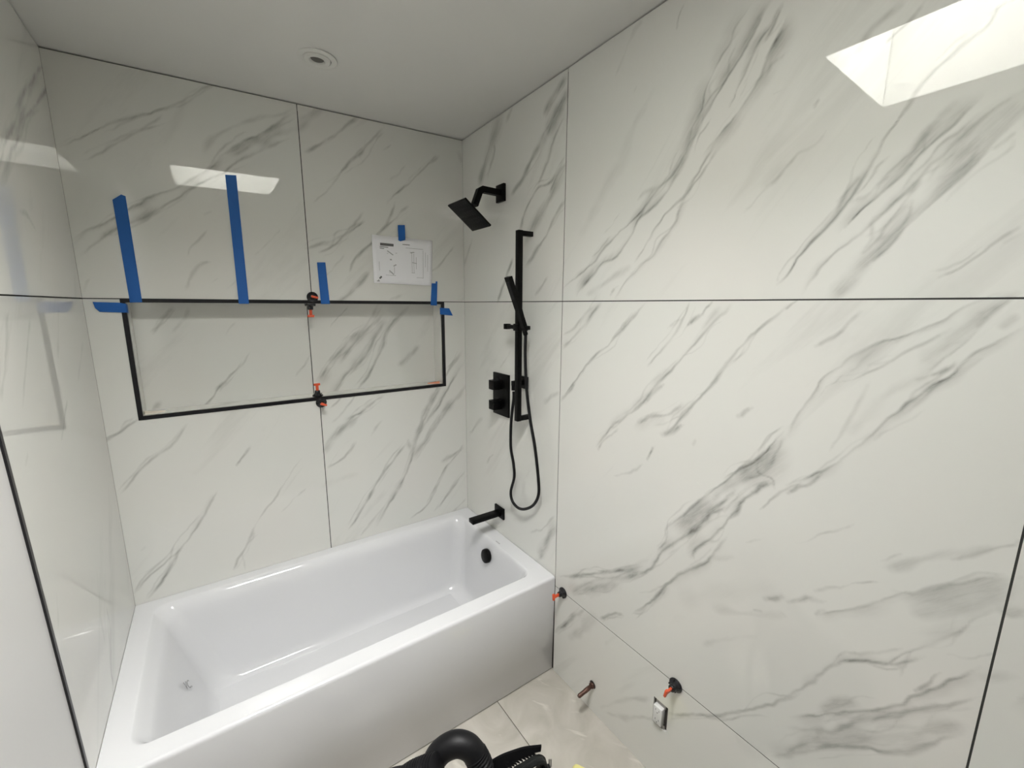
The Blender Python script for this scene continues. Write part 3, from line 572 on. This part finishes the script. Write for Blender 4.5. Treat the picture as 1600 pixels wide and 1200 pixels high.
vs = [v for r_ in rings for v in r_]; n = len(rings[0]); fs = []
for a in range(len(rings)-1):
    for k in range(n): fs.append((a*n+k, a*n+(k+1) % n, (a+1)*n+(k+1) % n, (a+1)*n+k))
cen = len(vs); vs.append((.9, -.42, HT-.407))
for k in range(n): fs.append(((len(rings)-1)*n+k, (len(rings)-1)*n+(k+1) % n, cen))
basin = obj('basin', vs, fs, TUBM, tub, smooth=True)
md = basin.modifiers.new('soft', 'SUBSURF'); md.levels = 1; md.render_levels = 2
# flat deck rim + apron skirt with rolled front edge
prof = [(HT-.0004, TY0+.030), (HT-.0004, TY0+.012), (HT-.0015, TY0+.0065), (HT-.005, TY0+.0025), (HT-.010, TY0+.0008), (HT-.016, TY0), (HT-.10, TY0+.0015), (.006, TY0+.006), (.002, TY0+.012), (.002, TY0+.05)]
vs = []; fs = []
for x in (TX0, TX1):
    for z, y in prof: vs.append((x, y, z))
m_ = len(prof)
for k in range(m_-1): fs.append((k, k+1, m_+k+1, m_+k))
fs += [tuple(range(m_))[::-1], tuple(range(m_, 2*m_))]
ap = obj('apron', vs, fs, TUBM, tub, smooth=True); ap.data.set_sharp_from_angle(angle=math.radians(60))
bm = bmesh.new()
for c, s in (((TX0+.004, (TY0+TY1)/2+.01, .42), (.006, TY1-TY0-.03, .13)), ((TX1-.004, (TY0+TY1)/2+.01, .42), (.006, TY1-TY0-.03, .13)), ((W/2, TY1-.004, .42), (TX1-TX0, .006, .13))): add_box(bm, c, s)
bm_obj('flange', bm, TUBM, tub)
box('foot_rail', (W/2, -.40, .05), (1.1, .45, .098), TUBM, tub, bev=.004)
# overflow cover, on the sloping end wall
ov = lathe('overflow_cover', [(0, .024), (.030, .024), (.0345, .021), (.036, .015), (.036, .004), (.033, 0), (.018, -.004), (0, -.004)], (1.4285, -.388, .402), (-1, 0, .14), BLACK, tub)
ov['label'] = 'round matte black overflow cover'
# small printed marks
def text_mesh(name, s, size, m, mw, parent, extr=.0002, shear=0):
    cu = bpy.data.curves.new(name, 'FONT'); cu.body = s; cu.size = size; cu.extrude = extr; cu.align_x = 'CENTER'; cu.align_y = 'CENTER'; cu.shear = shear; cu.resolution_u = 3
    t = bpy.data.objects.new(name+'_t', cu); COL.objects.link(t); bpy.context.view_layer.update()
    me = bpy.data.meshes.new_from_object(t.evaluated_get(bpy.context.evaluated_depsgraph_get())); COL.objects.unlink(t); bpy.data.objects.remove(t)
    me.transform(mw)
    if parent: me.transform(Matrix.Translation(-origin_of(parent)))
    me.materials.clear(); me.materials.append(m); o = bpy.data.objects.new(name, me); COL.objects.link(o); o.parent = parent
    return o
def frame_mat(loc, ex, ny):
    ex = Vector(ex).normalized(); nz = Vector(ny).normalized(); ey = nz.cross(ex).normalized(); ex = ey.cross(nz)
    m = Matrix((ex, ey, nz)).transposed().to_4x4(); m.translation = Vector(loc); return m
brand = box('brand_mark', (1.462, -.432, HT+.0001), (.006, .036, .0006), INKL, tub, bev=0)
brand['label'] = 'tiny grey printed maker mark on the deck'
INKS = mat('grey_stamp', (.22, .22, .22), .5)
vc = text_mesh('stamp_mark', 'VC.', .044, INKS, frame_mat((.1612, -.328, .2948), (.18, .80, -.55), (.945, 0, .325)), tub)
vc['label'] = 'faint grey stamped letters'
# ------------------------------------------------------------------ black shower fittings
sx = W
t = thing('overhead_shower', 'square matte black shower head tilted on its bent wall arm, high on the right wall', 'shower head', (W, -.375, 2.192))
box('wall_flange', (W-.007, -.375, 2.192), (.014, .064, .076), BLACK, t, bev=.0015)
def sq_path(name, pts, s, m, parent):
    """square bar following points in a plane of constant y, mitred"""
    vs = []; fs = []; P = [Vector(p) for p in pts]
    for i, p in enumerate(P):
        a = (P[i]-P[i-1]).normalized() if i else (P[1]-P[0]).normalized(); b = (P[i+1]-P[i]).normalized() if i < len(P)-1 else a
        tn = (a+b).normalized(); nrm = Vector((0, 1, 0)).cross(tn).normalized(); k = 1/max(.3, tn.dot(a))
        for sy, sn in ((-1, -1), (1, -1), (1, 1), (-1, 1)): vs.append(tuple(p+Vector((0, sy*s/2, 0))+nrm*(sn*s/2*k)))
    for i in range(len(P)-1):
        for k in range(4): fs.append((i*4+k, i*4+(k+1) % 4, i*4+4+(k+1) % 4, i*4+4+k))
    fs += [(3, 2, 1, 0), tuple(len(vs)-4+k for k in range(4))]
    return obj(name, vs, fs, m, parent)
sq_path('shower_arm', [(W-.008, -.375, 2.192), (1.416, -.375, 2.194), (1.403, -.375, 2.186), (1.377, -.375, 2.122)], .026, BLACK, t)
hr = Matrix.Rotation(.653, 3, 'Y')
lathe('swivel_joint', [(0, 0), (.012, 0), (.016, .006), (.016, .014), (.012, .022), (.011, .034), (0, .034)], (1.35+.607*.004, -.375, 2.077+.794*.004), (.607, 0, .794), BLACK, t, 20)
box('spray_plate', (1.35, -.375, 2.077), (.160, .160, .009), BLACK, t, bev=.002, rot=hr)
bm = bmesh.new(); u = Vector((math.cos(.653), 0, -math.sin(.653))); nn = Vector((-.607, 0, -.794))
for i in range(7):
    for j in range(7):
        c = Vector((1.35, -.375, 2.077))+u*((i-3)*.02)+Vector((0, (j-3)*.02, 0))+nn*.0045; add_lathe(bm, [(.0025, 0), (.002, .0012), (0, .0012)], c, nn, 6)
bm_obj('spray_nozzles', bm, RUBBER, t)
XB = W-.066; YB = -.605
t = thing('slide_bar', 'tall square black slide bar standing off the right wall', 'slide bar', (W, YB, 1.18))
box('bar', (XB, YB, 1.583), (.022, .024, .822), BLACK, t, bev=.001)
for z in (1.983, 1.183): box('wall_bracket', ((XB+W)/2+.005, YB, z), (W-XB-.010, .022, .020), BLACK, t, bev=.001)
sl = box('slider', (XB, YB, 1.592), (.034, .036, .03), BLACK, t, bev=.002)
box('slider_arm', (XB, -.594, 1.592), (.022, .165, .017), BLACK, t, bev=.002)
box('slider_knob', (XB, -.517, 1.592), (.026, .022, .024), BLACK, t, bev=.002)
# hand shower held by the slider
t = thing('hand_shower', 'slim black stick hand shower leaning forward in the slide bar holder', 'hand shower', (XB-.003, -.648, 1.585))
A_, B_ = Vector((1.462, -.650, 1.578)), Vector((1.377, -.642, 1.800)); d = (B_-A_).normalized(); u2 = Vector((0, 1, 0)); v2 = d.cross(u2).normalized()
vs = []; 
for f, w_, h_ in ((0, .018, .016), (.06, .023, .019), (.30, .024, .019), (.45, .030, .019), (1, .034, .018)):
    p = A_+(B_-A_)*f
    for a, b in ((-1, -1), (1, -1), (1, 1), (-1, 1)): vs.append(tuple(p+u2*(a*w_/2)+v2*(b*h_/2)))
fs = [(i*4+k, i*4+(k+1) % 4, i*4+4+(k+1) % 4, i*4+4+k) for i in range(4) for k in range(4)]+[(3, 2, 1, 0), (16, 17, 18, 19)]
obj('handle', vs, fs, BLACK, t)
bm = bmesh.new(); c0 = A_+(B_-A_)*.76
add_box(bm, (0, 0, 0), (.024, .002, .075), .0005, Matrix((u2, -v2, d)).transposed()); bmesh.ops.translate(bm, verts=bm.verts, vec=c0-v2*-.0095)
bm_obj('spray_face', bm, RUBBER, t)
lathe('hose_nut', [(.006, 0), (.0105, 0), (.0105, .018), (.008, .022), (0, .022)], (1.4635, -.6505, 1.562), d, BLACK, t, 16)
H = [(-.5655, 1.300), (-.5655, 1.265), (-.556, 1.214), (-.536, 1.13), (-.526, 1.02), (-.541, .945), (-.541, .875), (-.511, .79), (-.523, .745), (-.571, .728), (-.628, .745), (-.690, .790), (-.728, .852), (-.731, .926), (-.708, 1.071), (-.679, 1.181), (-.656, 1.32), (-.648, 1.46), (-.6505, 1.570)]
HX = [1.462]*3+[1.468, 1.475, 1.48, 1.485, 1.487, 1.487, 1.487, 1.487, 1.487, 1.485, 1.482, 1.478, 1.474, 1.468, 1.464, 1.4632]
hp = catmull([(x, y, z) for x, (y, z) in zip(HX, H)], 12)
tag(tube('shower_hose', hp, .0068, RUBBER, None, 12), 'long black shower hose hanging in a loop below the slide bar', 'hose')
t = thing('hose_outlet', 'small square black water outlet elbow on the wall beside the slide bar', 'hose outlet', (W, -.563, 1.337))
box('wall_plate', (W-.006, -.563, 1.337), (.012, .062, .056), BLACK, t, bev=.001)
box('stub', (W-.036, -.563, 1.337), (.062, .022, .022), BLACK, t, bev=.001)
lathe('nipple', [(0, 0), (.009, 0), (.010, .004), (.010, .024), (0, .024)], (1.462, -.5645, 1.330), (0, 0, -1), BLACK, t, 16)
t = thing('shower_valve', 'black rectangular shower valve plate with two square knobs', 'shower valve', (W, -.3775, 1.247))
box('valve_plate', (W-.005, -.3775, 1.247), (.010, .139, .212), BLACK, t, bev=.001)
for z in (1.300, 1.199): box('knob', (W-.036, -.372, z), (.052, .046, .046), BLACK, t, bev=.0012)
t = thing('tub_spout', 'flat black tub spout projecting over the bathtub from a square plate', 'spout', (W, -.361, .610))
box('wall_plate', (W-.005, -.361, .610), (.010, .084, .060), BLACK, t, bev=.001)
box('spout', ((1.345+W)/2, -.361, .606), (W-1.345, .042, .021), BLACK, t, bev=.0015)
# ------------------------------------------------------------------ tile levelling clips
def make_clip(label, loc, nrm, spin, group=None):
    t = thing('tile_leveling_clip', label, 'tile clip', loc, group)
    u, v, d = basis((0, 0, 1))
    lathe('cap', [(0, .001), (.0235, .001), (.0240, .004), (.021, .008), (.017, .010), (.0125, .014), (.0115, .026), (.010, .028), (0, .028)], (0, 0, 0), (0, 0, 1), CLIPB, t, 28, local=True)
    bm = bmesh.new(); add_box(bm, (0, 0, .040), (.012, .0075, .028), .001); add_box(bm, (0, 0, .056), (.029, .0085, .011), .0025)
    bm_obj('handle', bm, CLIPO, t, True, local=True)
    bm = bmesh.new()
    for k in range(4):
        a = k*math.pi/2+.4; add_box(bm, (.0165*math.cos(a), .0165*math.sin(a), .0075), (.012, .0025, .008), 0, Matrix.Rotation(a, 3, 'Z'))
    bm_obj('cap_rib', bm, CLIPB, t, local=True)
    z = Vector(nrm).normalized(); x = Vector(spin); x = (x-z*x.dot(z)).normalized(); y = z.cross(x)
    m = Matrix((x, y, z)).transposed().to_4x4(); t.rotation_euler = m.to_euler()
    return t
make_clip('black clip with orange handle on the seam just above the niche', (.749, 0, 1.717), (0, -1, 0), (1, 0, -.25))
make_clip('black clip with orange handle on the seam just below the niche', (.752, 0, 1.232), (0, -1, 0), (1, 0, -.35))
make_clip('clip hanging upside down under the niche top, orange handle pointing down', (.741, .020, IZ1), (0, 0, -1), (1, 0, 0))
make_clip('clip standing on the niche sill with its orange handle up', (.745, .030, IZ0), (0, 0, 1), (1, .1, 0))
make_clip('black and orange clip on the low right wall seam beside the tub corner', (W, -.868, Z0), (-1, 0, 0), (0, .1, 1))
make_clip('black and orange clip on the low seam above the electrical outlet', (W, -1.434, Z0-.002), (-1, 0, 0), (0, -.2, 1))
# loose wedges on the niche sill
def wedge(loc, rz, m, L=.062):
    vs = [(-L/2, -.012, 0), (L/2, -.007, 0), (L/2, .007, 0), (-L/2, .012, 0), (-L/2, -.012, .011), (L/2, -.007, .002), (L/2, .007, .002), (-L/2, .012, .011)]
    R_ = Matrix.Rotation(rz, 3, 'Z'); vs = [tuple(R_ @ Vector(v)) for v in vs]
    o = obj('plastic_wedge', vs, [(3, 2, 1, 0), (4, 5, 6, 7), (0, 1, 5, 4), (1, 2, 6, 5), (2, 3, 7, 6), (3, 0, 4, 7)], m); o.location = loc
    return o
WEDW = mat('ivory_wedge_plastic', (.70, .64, .55), .4); WEDO = mat('dusty_orange_plastic', (.62, .24, .13), .5)
tag(wedge((.146, .048, IZ0), .25, WEDW, .066), 'ivory plastic wedge lying in the left corner of the niche sill', 'wedge')
tag(wedge((1.345, .042, IZ0), 2.7, WEDO, .066), 'dusty orange plastic wedge in the right corner of the niche sill', 'wedge')
# ------------------------------------------------------------------ painter's tape
def sheet(name, pts, y0, y1, m, parent=None, curl=0):
    vs = [(x, y0, z) for x, z in pts]+[(x, y1, z) for x, z in pts]; k = len(pts)
    return obj(name, vs, [tuple(range(k)), tuple(range(k, 2*k))[::-1]]+[(i, (i+1) % k+0, (i+1) % k+k, i+k)[::-1] for i in range(k)], m, parent)
TY = (-.0034, -.0028)
tp = 'blue_tape'
tag(sheet(tp, [(.126, 1.688), (.161, 1.690), (.1585, 2.062), (.147, 2.066), (.1215, 2.045)], *TY, TAPE), 'blue painters tape strip rising from the niche left corner', 'tape')
tag(sheet(tp, [(.466, 1.686), (.502, 1.686), (.504, 2.188), (.467, 2.184)], *TY, TAPE), 'longest blue tape strip, standing on the niche top', 'tape')
tag(sheet(tp, [(.783, 1.687), (.821, 1.687), (.814, 1.872), (.779, 1.870)], *TY, TAPE), 'blue tape strip just right of the tile seam above the niche', 'tape')
tag(sheet(tp, [(1.320, 1.684), (1.356, 1.682), (1.363, 1.807), (1.353, 1.808), (1.352, 1.797), (1.330, 1.797)], *TY, TAPE), 'short blue tape strip below the paper sheet, at the niche right end', 'tape')
tL = sheet(tp, [(.040, 1.655), (.1135, 1.652), (.1135, 1.684), (.096, 1.688), (.026, 1.690), (.030, 1.668)], *TY, TAPE)
obj('folded_end', [(.1135, -.0030, 1.652), (.1135, -.0030, 1.684), (.1145, .030, 1.682), (.1145, .028, 1.650), (.1141, -.0030, 1.652), (.1141, -.0030, 1.684), (.1151, .030, 1.682), (.1151, .028, 1.650)],
    [(0, 1, 2, 3), (7, 6, 5, 4), (0, 4, 5, 1), (1, 5, 6, 2), (2, 6, 7, 3), (3, 7, 4, 0)], TAPE, tL)
tag(tL, 'horizontal blue tape wrapped over the niche upper left corner', 'tape')
tag(sheet(tp, [(1.373, 1.636), (1.449, 1.629), (1.428, 1.668), (1.373, 1.671)], *TY, TAPE), 'small horizontal blue tape piece over the niche right edge', 'tape')
# instruction sheet: four leaf panels slightly curled
def paper():
    NXp, NZp = 16, 8; C4 = ((1.030, 1.789), (1.331, 1.784), (1.341, 2.011), (1.028, 2.013))
    vs = []
    for j in range(NZp+1):
        for i in range(NXp+1):
            s, q = i/NXp, j/NZp; a = [(1-s)*C4[0][k]+s*C4[1][k] for k in (0, 1)]; b = [(1-s)*C4[3][k]+s*C4[2][k] for k in (0, 1)]
            x, z = [(1-q)*a[k]+q*b[k] for k in (0, 1)]
            y = -.0016-.004*(1-q)**2*abs(math.sin(s*2*math.pi))-.003*max(0, .12-abs(s-.51))/.12*(1-q) - .004*(s < .1)*(.1-s)*10*(q)
            vs.append((x, y, z))
    fs = [(j*(NXp+1)+i, j*(NXp+1)+i+1, (j+1)*(NXp+1)+i+1, (j+1)*(NXp+1)+i) for j in range(NZp) for i in range(NXp)]
    o = obj('instruction_sheet', vs, fs, PAPER, None, True); md = o.modifiers.new('thick', 'SOLIDIFY'); md.thickness = .0003; md.offset = 0
    return o, vs
ps, pv = paper()
tag(ps, 'white folded installation instruction sheet taped to the back wall', 'paper')
def pink(name, quads, m):
    vs = []; fs = []
    for (x0, z0, x1, z1) in quads:     # page coords in metres from the sheet's lower-left corner
        k = len(vs)
        for X_, Z2 in ((x0, z0), (x1, z0), (x1, z1), (x0, z1)):
            s, q = X_/.305, Z2/.222; i = min(15, max(0, int(s*16))); j = min(7, max(0, int(q*8))); a, b = s*16-i, q*8-j
            g = lambda ii, jj: Vector(pv[jj*17+ii]); p = g(i, j)*(1-a)*(1-b)+g(i+1, j)*a*(1-b)+g(i, j+1)*(1-a)*b+g(i+1, j+1)*a*b
            vs.append((p.x, p.y-.0006, p.z))
        fs.append((k, k+1, k+2, k+3))
    return obj(name, vs, fs, m, ps)
pink('printed_header', [(.038+.001, .176, .104, .188)], INK)
def strokes(lines, w):
    out = []
    for x0, z0, x1, z1 in lines:
        n_ = max(1, int(max(abs(x1-x0), abs(z1-z0))/.004)) if (x0 != x1 and z0 != z1) else 1
        for k in range(n_):
            xa, xb = x0+(x1-x0)*k/n_, x0+(x1-x0)*(k+1)/n_; za, zb = z0+(z1-z0)*k/n_, z0+(z1-z0)*(k+1)/n_
            out.append((min(xa, xb)-w/2, min(za, zb)-w/2, max(xa, xb)+w/2, max(za, zb)+w/2))
    return out
pt = pink('printed_text', strokes([(.038, .170, .058, .170), (.060, .170, .076, .170), (.038, .163, .056, .163), (.150, .190, .168, .190), (.170, .190, .184, .190), (.016, .010, .026, .010), (.021, .014, .024, .014), (.028, .022, .038, .032)], .0028), INK)
dl = [(.072, .154, .100, .136), (.070, .142, .076, .142), (.112, .146, .120, .146), (.084, .112, .092, .116), (.100, .084, .114, .092), (.104, .080, .104, .050), (.078, .062, .100, .044), (.076, .052, .082, .052), (.060, .040, .110, .040)]
dl += [(.190, .152, .206, .158), (.196, .150, .196, .060), (.206, .150, .206, .060), (.186, .156, .210, .156), (.194, .058, .210, .058), (.196, .108, .220, .104), (.218, .134, .218, .078), (.255, .168, .255, .034), (.220, .036, .255, .036), (.268, .160, .268, .090), (.280, .150, .280, .070), (.030, .100, .030, .060), (.165, .175, .255, .175)]
pd = pink('printed_drawing', strokes(dl, .0016), INKL)
pt['kind'] = 'stuff'; pd['kind'] = 'stuff'
tag(sheet(tp, [(1.159, 1.997), (1.169, 1.993), (1.195, 2.002), (1.195, 2.072), (1.159, 2.068)], -.0050, -.0044, TAPE), 'blue tape piece holding the top of the instruction sheet', 'tape')
# ------------------------------------------------------------------ recessed light in the ceiling
lx, ly = .753, -.386; lz = CZ(lx, ly); dn = Vector((-.0234, .0169, -1)).normalized()*1
t = thing('recessed_downlight', 'round white recessed ceiling downlight, unlit, above the tub', 'ceiling light', (lx, ly, lz))
LW = mat('white_light_trim', (.70, .70, .665), .5)
HOLE_SHADE = mat('shaded_hole_disc', (.10, .095, .085), .3)
lathe('outer_ring', [(.0655, -.001), (.0655, .0022), (.062, .004), (.048, .0045), (.0455, .003), (.0455, -.001)], (lx, ly, lz), dn, LW, t, 48)
lathe('gimbal_ring', [(.0435, -.001), (.0435, .004), (.0405, .0075), (.026, .0075), (.0235, .005), (.0225, .0008), (.0225, -.001)], (lx, ly, lz), dn, LW, t, 48)
lathe('gap_shadow_ring', [(.0457, .0004), (.0434, .0004)], (lx, ly, lz), dn, DARKBOX, t, 48)
lathe('shaded_hole_disc', [(.0226, .0010), (.015, .0016), (0, .0018)], (lx, ly, lz), dn, HOLE_SHADE, t, 32)  # nearly flush disc, the shade inside the recessed hole put into its colour
# ------------------------------------------------------------------ copper pipe stub and electrical outlet on the low right wall
t = thing('water_pipe_stub', 'tarnished copper pipe stub sticking out of the low right wall', 'pipe', (W, -1.064, .125))
pr = .0082
lathe('pipe', [(0, .0), (pr, .0), (pr, .022), (pr+.0008, .023), (pr+.0008, .046), (pr, .047), (pr, .080), (pr*.7, .084), (0, .084)], (W-.0, -1.064, .125), (-1, -.03, -.06), COPPER, t, 20)
lathe('wall_hole', [(.0165, .0004), (0, .0009)], (W, -1.064, .127), (-1, 0, 0), DARKBOX, t, 28)
lathe('flare', [(pr, .002), (.0125, .002), (.0118, .010), (pr, .012)], (W, -1.064, .125), (-1, 0, 0), COPPER, t, 20)
t = thing('electrical_outlet', 'white duplex outlet without cover plate, set in a rough cut in the tile', 'outlet', (W, -1.3835, .2715))
y0, y1, z0, z1 = OUT
bm = bmesh.new(); add_box(bm, (W+.0095, (y0+y1)/2, (z0+z1)/2), (.001, y1-y0, z1-z0)); bm_obj('box_back', bm, DARKBOX, t)
for zz in (z0+.009, z1-.010): box('mounting_ear', (W+.0035, -1.383, zz), (.002, .040, .014), STEEL, t, bev=.0003)
body = box('outlet_body', (W-.003, -1.381, .273), (.021, .034, .068), WHITEP, t, bev=.0018)
for zz in (.292, .254):
    for dy in (-.0065, .0065): box('slot', (W-.0137, -1.381+dy, zz+.003), (.0006, .0016, .007), INK, body, bev=0)
    box('slot', (W-.0137, -1.381, zz-.007), (.0006, .0035, .0035), INK, body, bev=0)
# ------------------------------------------------------------------ shop vacuum hose, toothed guard and cord at the bottom of the picture
def at(px, py, dist): return Vector(CP+ray(px, py)*dist)
vac = thing('shop_vacuum', 'black vacuum with thick corrugated hose arching up in front of the tub', 'vacuum', (.80, -1.62, 0))
lathe('canister', [(0, .03), (.15, .03), (.165, .05), (.168, .20), (.160, .235), (0, .235)], (.80, -1.62, 0), (0, 0, 1), RUBBER, vac, 40)
lathe('lid', [(.160, .235), (.172, .237), (.172, .255), (.150, .285), (.09, .300), (0, .302)], (.80, -1.62, 0), (0, 0, 1), RUBBER, vac, 40)
for k in range(4):
    a = k*math.pi/2+.6; lathe('caster', [(0, -.012), (.022, -.012), (.024, 0), (.022, .012), (0, .012)], (.80+.14*math.cos(a), -1.62+.14*math.sin(a), .0245), (math.sin(a), -math.cos(a), 0), RUBBER, vac, 16)
D = 1.12
def ribbed(name, pts, r, amp, pitch):
    P = catmull(pts, 24); L = [0]
    for a, b in zip(P, P[1:]): L.append(L[-1]+(b-a).length)
    nseg = int(L[-1]/pitch*4); Q = []
    for k in range(nseg+1):
        s = L[-1]*k/nseg; i = max(0, min(len(L)-2, next((j for j in range(len(L)-1) if L[j+1] >= s), len(L)-2))); f = (s-L[i])/max(1e-9, L[i+1]-L[i]); Q.append(P[i].lerp(P[i+1], f))
    return tube(name, Q, r, RUBBER, vac, 20, rfun=lambda i, n_: r+amp*(1 if i % 4 in (1, 2) else -1))
lidc = Vector((.80, -1.62, .30))
hA = [at(676, 1196, D), at(683, 1181, D), at(697, 1168, D), at(715, 1162, D), at(732, 1167, D), at(744, 1180, D)]
tube('elbow_cuff', catmull(hA, 8), .0305, RUBBER, vac, 24)
ribbed('corrugated_hose', [at(742, 1177, D), at(752, 1198, D), at(757, 1235, D), Vector((.87, -1.50, .33)), Vector((.84, -1.56, .27))], .030, .002, .008)
ribbed('corrugated_hose', [at(684, 1199, D-.05), at(662, 1205, D-.04), at(636, 1219, D-.03), at(600, 1256, D), Vector((.56, -1.45, .25)), Vector((.60, -1.62, .10)), Vector((.60, -1.62, .05))], .031, .002, .008)
# toothed curved guard: band with teeth on its inner side
def guard():
    n_ = 26; outer = [(752, 1199), (765, 1189), (782, 1179), (800, 1172), (820, 1166), (846, 1163)]
    inner_ = [(775, 1206), (784, 1195), (797, 1187), (812, 1180), (828, 1175), (845, 1171)]
    dd = 1.16; po = catmull([at(x, y, dd) for x, y in outer], 8); pi = catmull([at(x, y, dd) for x, y in inner_], 8)
    th = Vector((-.3, -.45, -.9)).normalized()*.005; k = len(po); vs = []
    for p in (po, pi): vs += [tuple(q) for q in p]
    for p in (po, pi): vs += [tuple(q+th) for q in p]
    fs = []
    for i in range(k-1):
        fs += [(i, i+1, k+i+1, k+i), (2*k+i, 3*k+i, 3*k+i+1, 2*k+i+1), (i, 2*k+i, 2*k+i+1, i+1), (k+i, k+i+1, 3*k+i+1, 3*k+i)]
    fs += [(0, k, 3*k, 2*k), (k-1, 3*k-1, 4*k-1, 2*k-1)]
    g = thing('toothed_guard', 'curved black plastic guard with a row of teeth along its inner edge', 'tool guard', tuple(at(800, 1185, dd)))
    obj('rim', vs, fs, RUBBER, g)
    # teeth hanging from the inner edge
    for i in range(2, k-6, 3):
        a, b = pi[i], pi[min(k-1, i+3)]; c = (a+b)/2+(pi[i]-po[i])*.75; dwn = Vector(th)*.8
        tv = [a, b, c, a+dwn, b+dwn, c+dwn]; obj('tooth', [tuple(q) for q in tv], [(0, 1, 2), (5, 4, 3), (0, 3, 4, 1), (1, 4, 5, 2), (2, 5, 3, 0)], RUBBER, g)
    # hub plate and support arm reaching down to the floor
    tube('support_arm', catmull([pi[0]+(po[0]-pi[0])*.5+th*.5, Vector((.93, -1.42, .40)), Vector((1.02, -1.44, .25)), Vector((1.10, -1.52, .012))], 6), .011, RUBBER, g, 10)
    lathe('base', [(0, 0), (.06, 0), (.062, .006), (.055, .012), (0, .014)], (1.10, -1.52, 0), (0, 0, 1), RUBBER, g, 24)
    return g
guard()
def cord():
    dd = 1.13; c = thing('power_cord', 'bundle of looped black power cord tied beside the toothed guard', 'cord', tuple(at(840, 1190, dd)))
    for k in range(6):
        o = k*4.2; q = .012*k
        o = k*3.6; pts = [at(786+o, 1226+k*2, dd-q), at(803+o*.5, 1204+k*1.6, dd-q), at(814+o*.45, 1197+k*1.2, dd-q), at(824+o*.4, 1191+k*1.0, dd-q), at(834+o*.45, 1185+k*1.2, dd-q+.01), at(845+o*.3, 1183+k*2, dd-q+.02), at(850+o*.2, 1192+k*3, dd-q+.02), at(842+o*.3, 1226, dd-q+.01), Vector((1.03-.01*k, -1.56, .20)), Vector((1.05-.012*k, -1.66, .012))]
        tube('cord_loop', catmull(pts, 8), .0058, CORDM, c, 8)
    pl = tube('plug', [at(846, 1202, dd), at(858, 1199, dd+.01)], .008, CORDM, c, 10)
    for o in (-1.2, 1.6):
        p = at(860+o, 1199, dd+.01); q = at(860+o, 1187, dd+.01); obj('prong', [tuple(p+Vector(v)) for v in ((-.0012, 0, 0), (.0012, 0, 0), (.0012, .003, 0), (-.0012, .003, 0))]+[tuple(q+Vector(v)) for v in ((-.0012, 0, 0), (.0012, 0, 0), (.0012, .003, 0), (-.0012, .003, 0))],
                                                          [(0, 1, 2, 3), (7, 6, 5, 4), (0, 4, 5, 1), (1, 5, 6, 2), (2, 6, 7, 3), (3, 7, 4, 0)], STEEL, pl)
cord()
sp_ = bmesh.new(); add_box(sp_, (1.262, -1.268, .024), (.13, .09, .048), .018, Matrix.Rotation(.5, 3, 'Z'), 4)
tag(bm_obj('sponge', sp_, YELLOW, None, True), 'pale yellow grout sponge on the floor by the right wall', 'sponge')
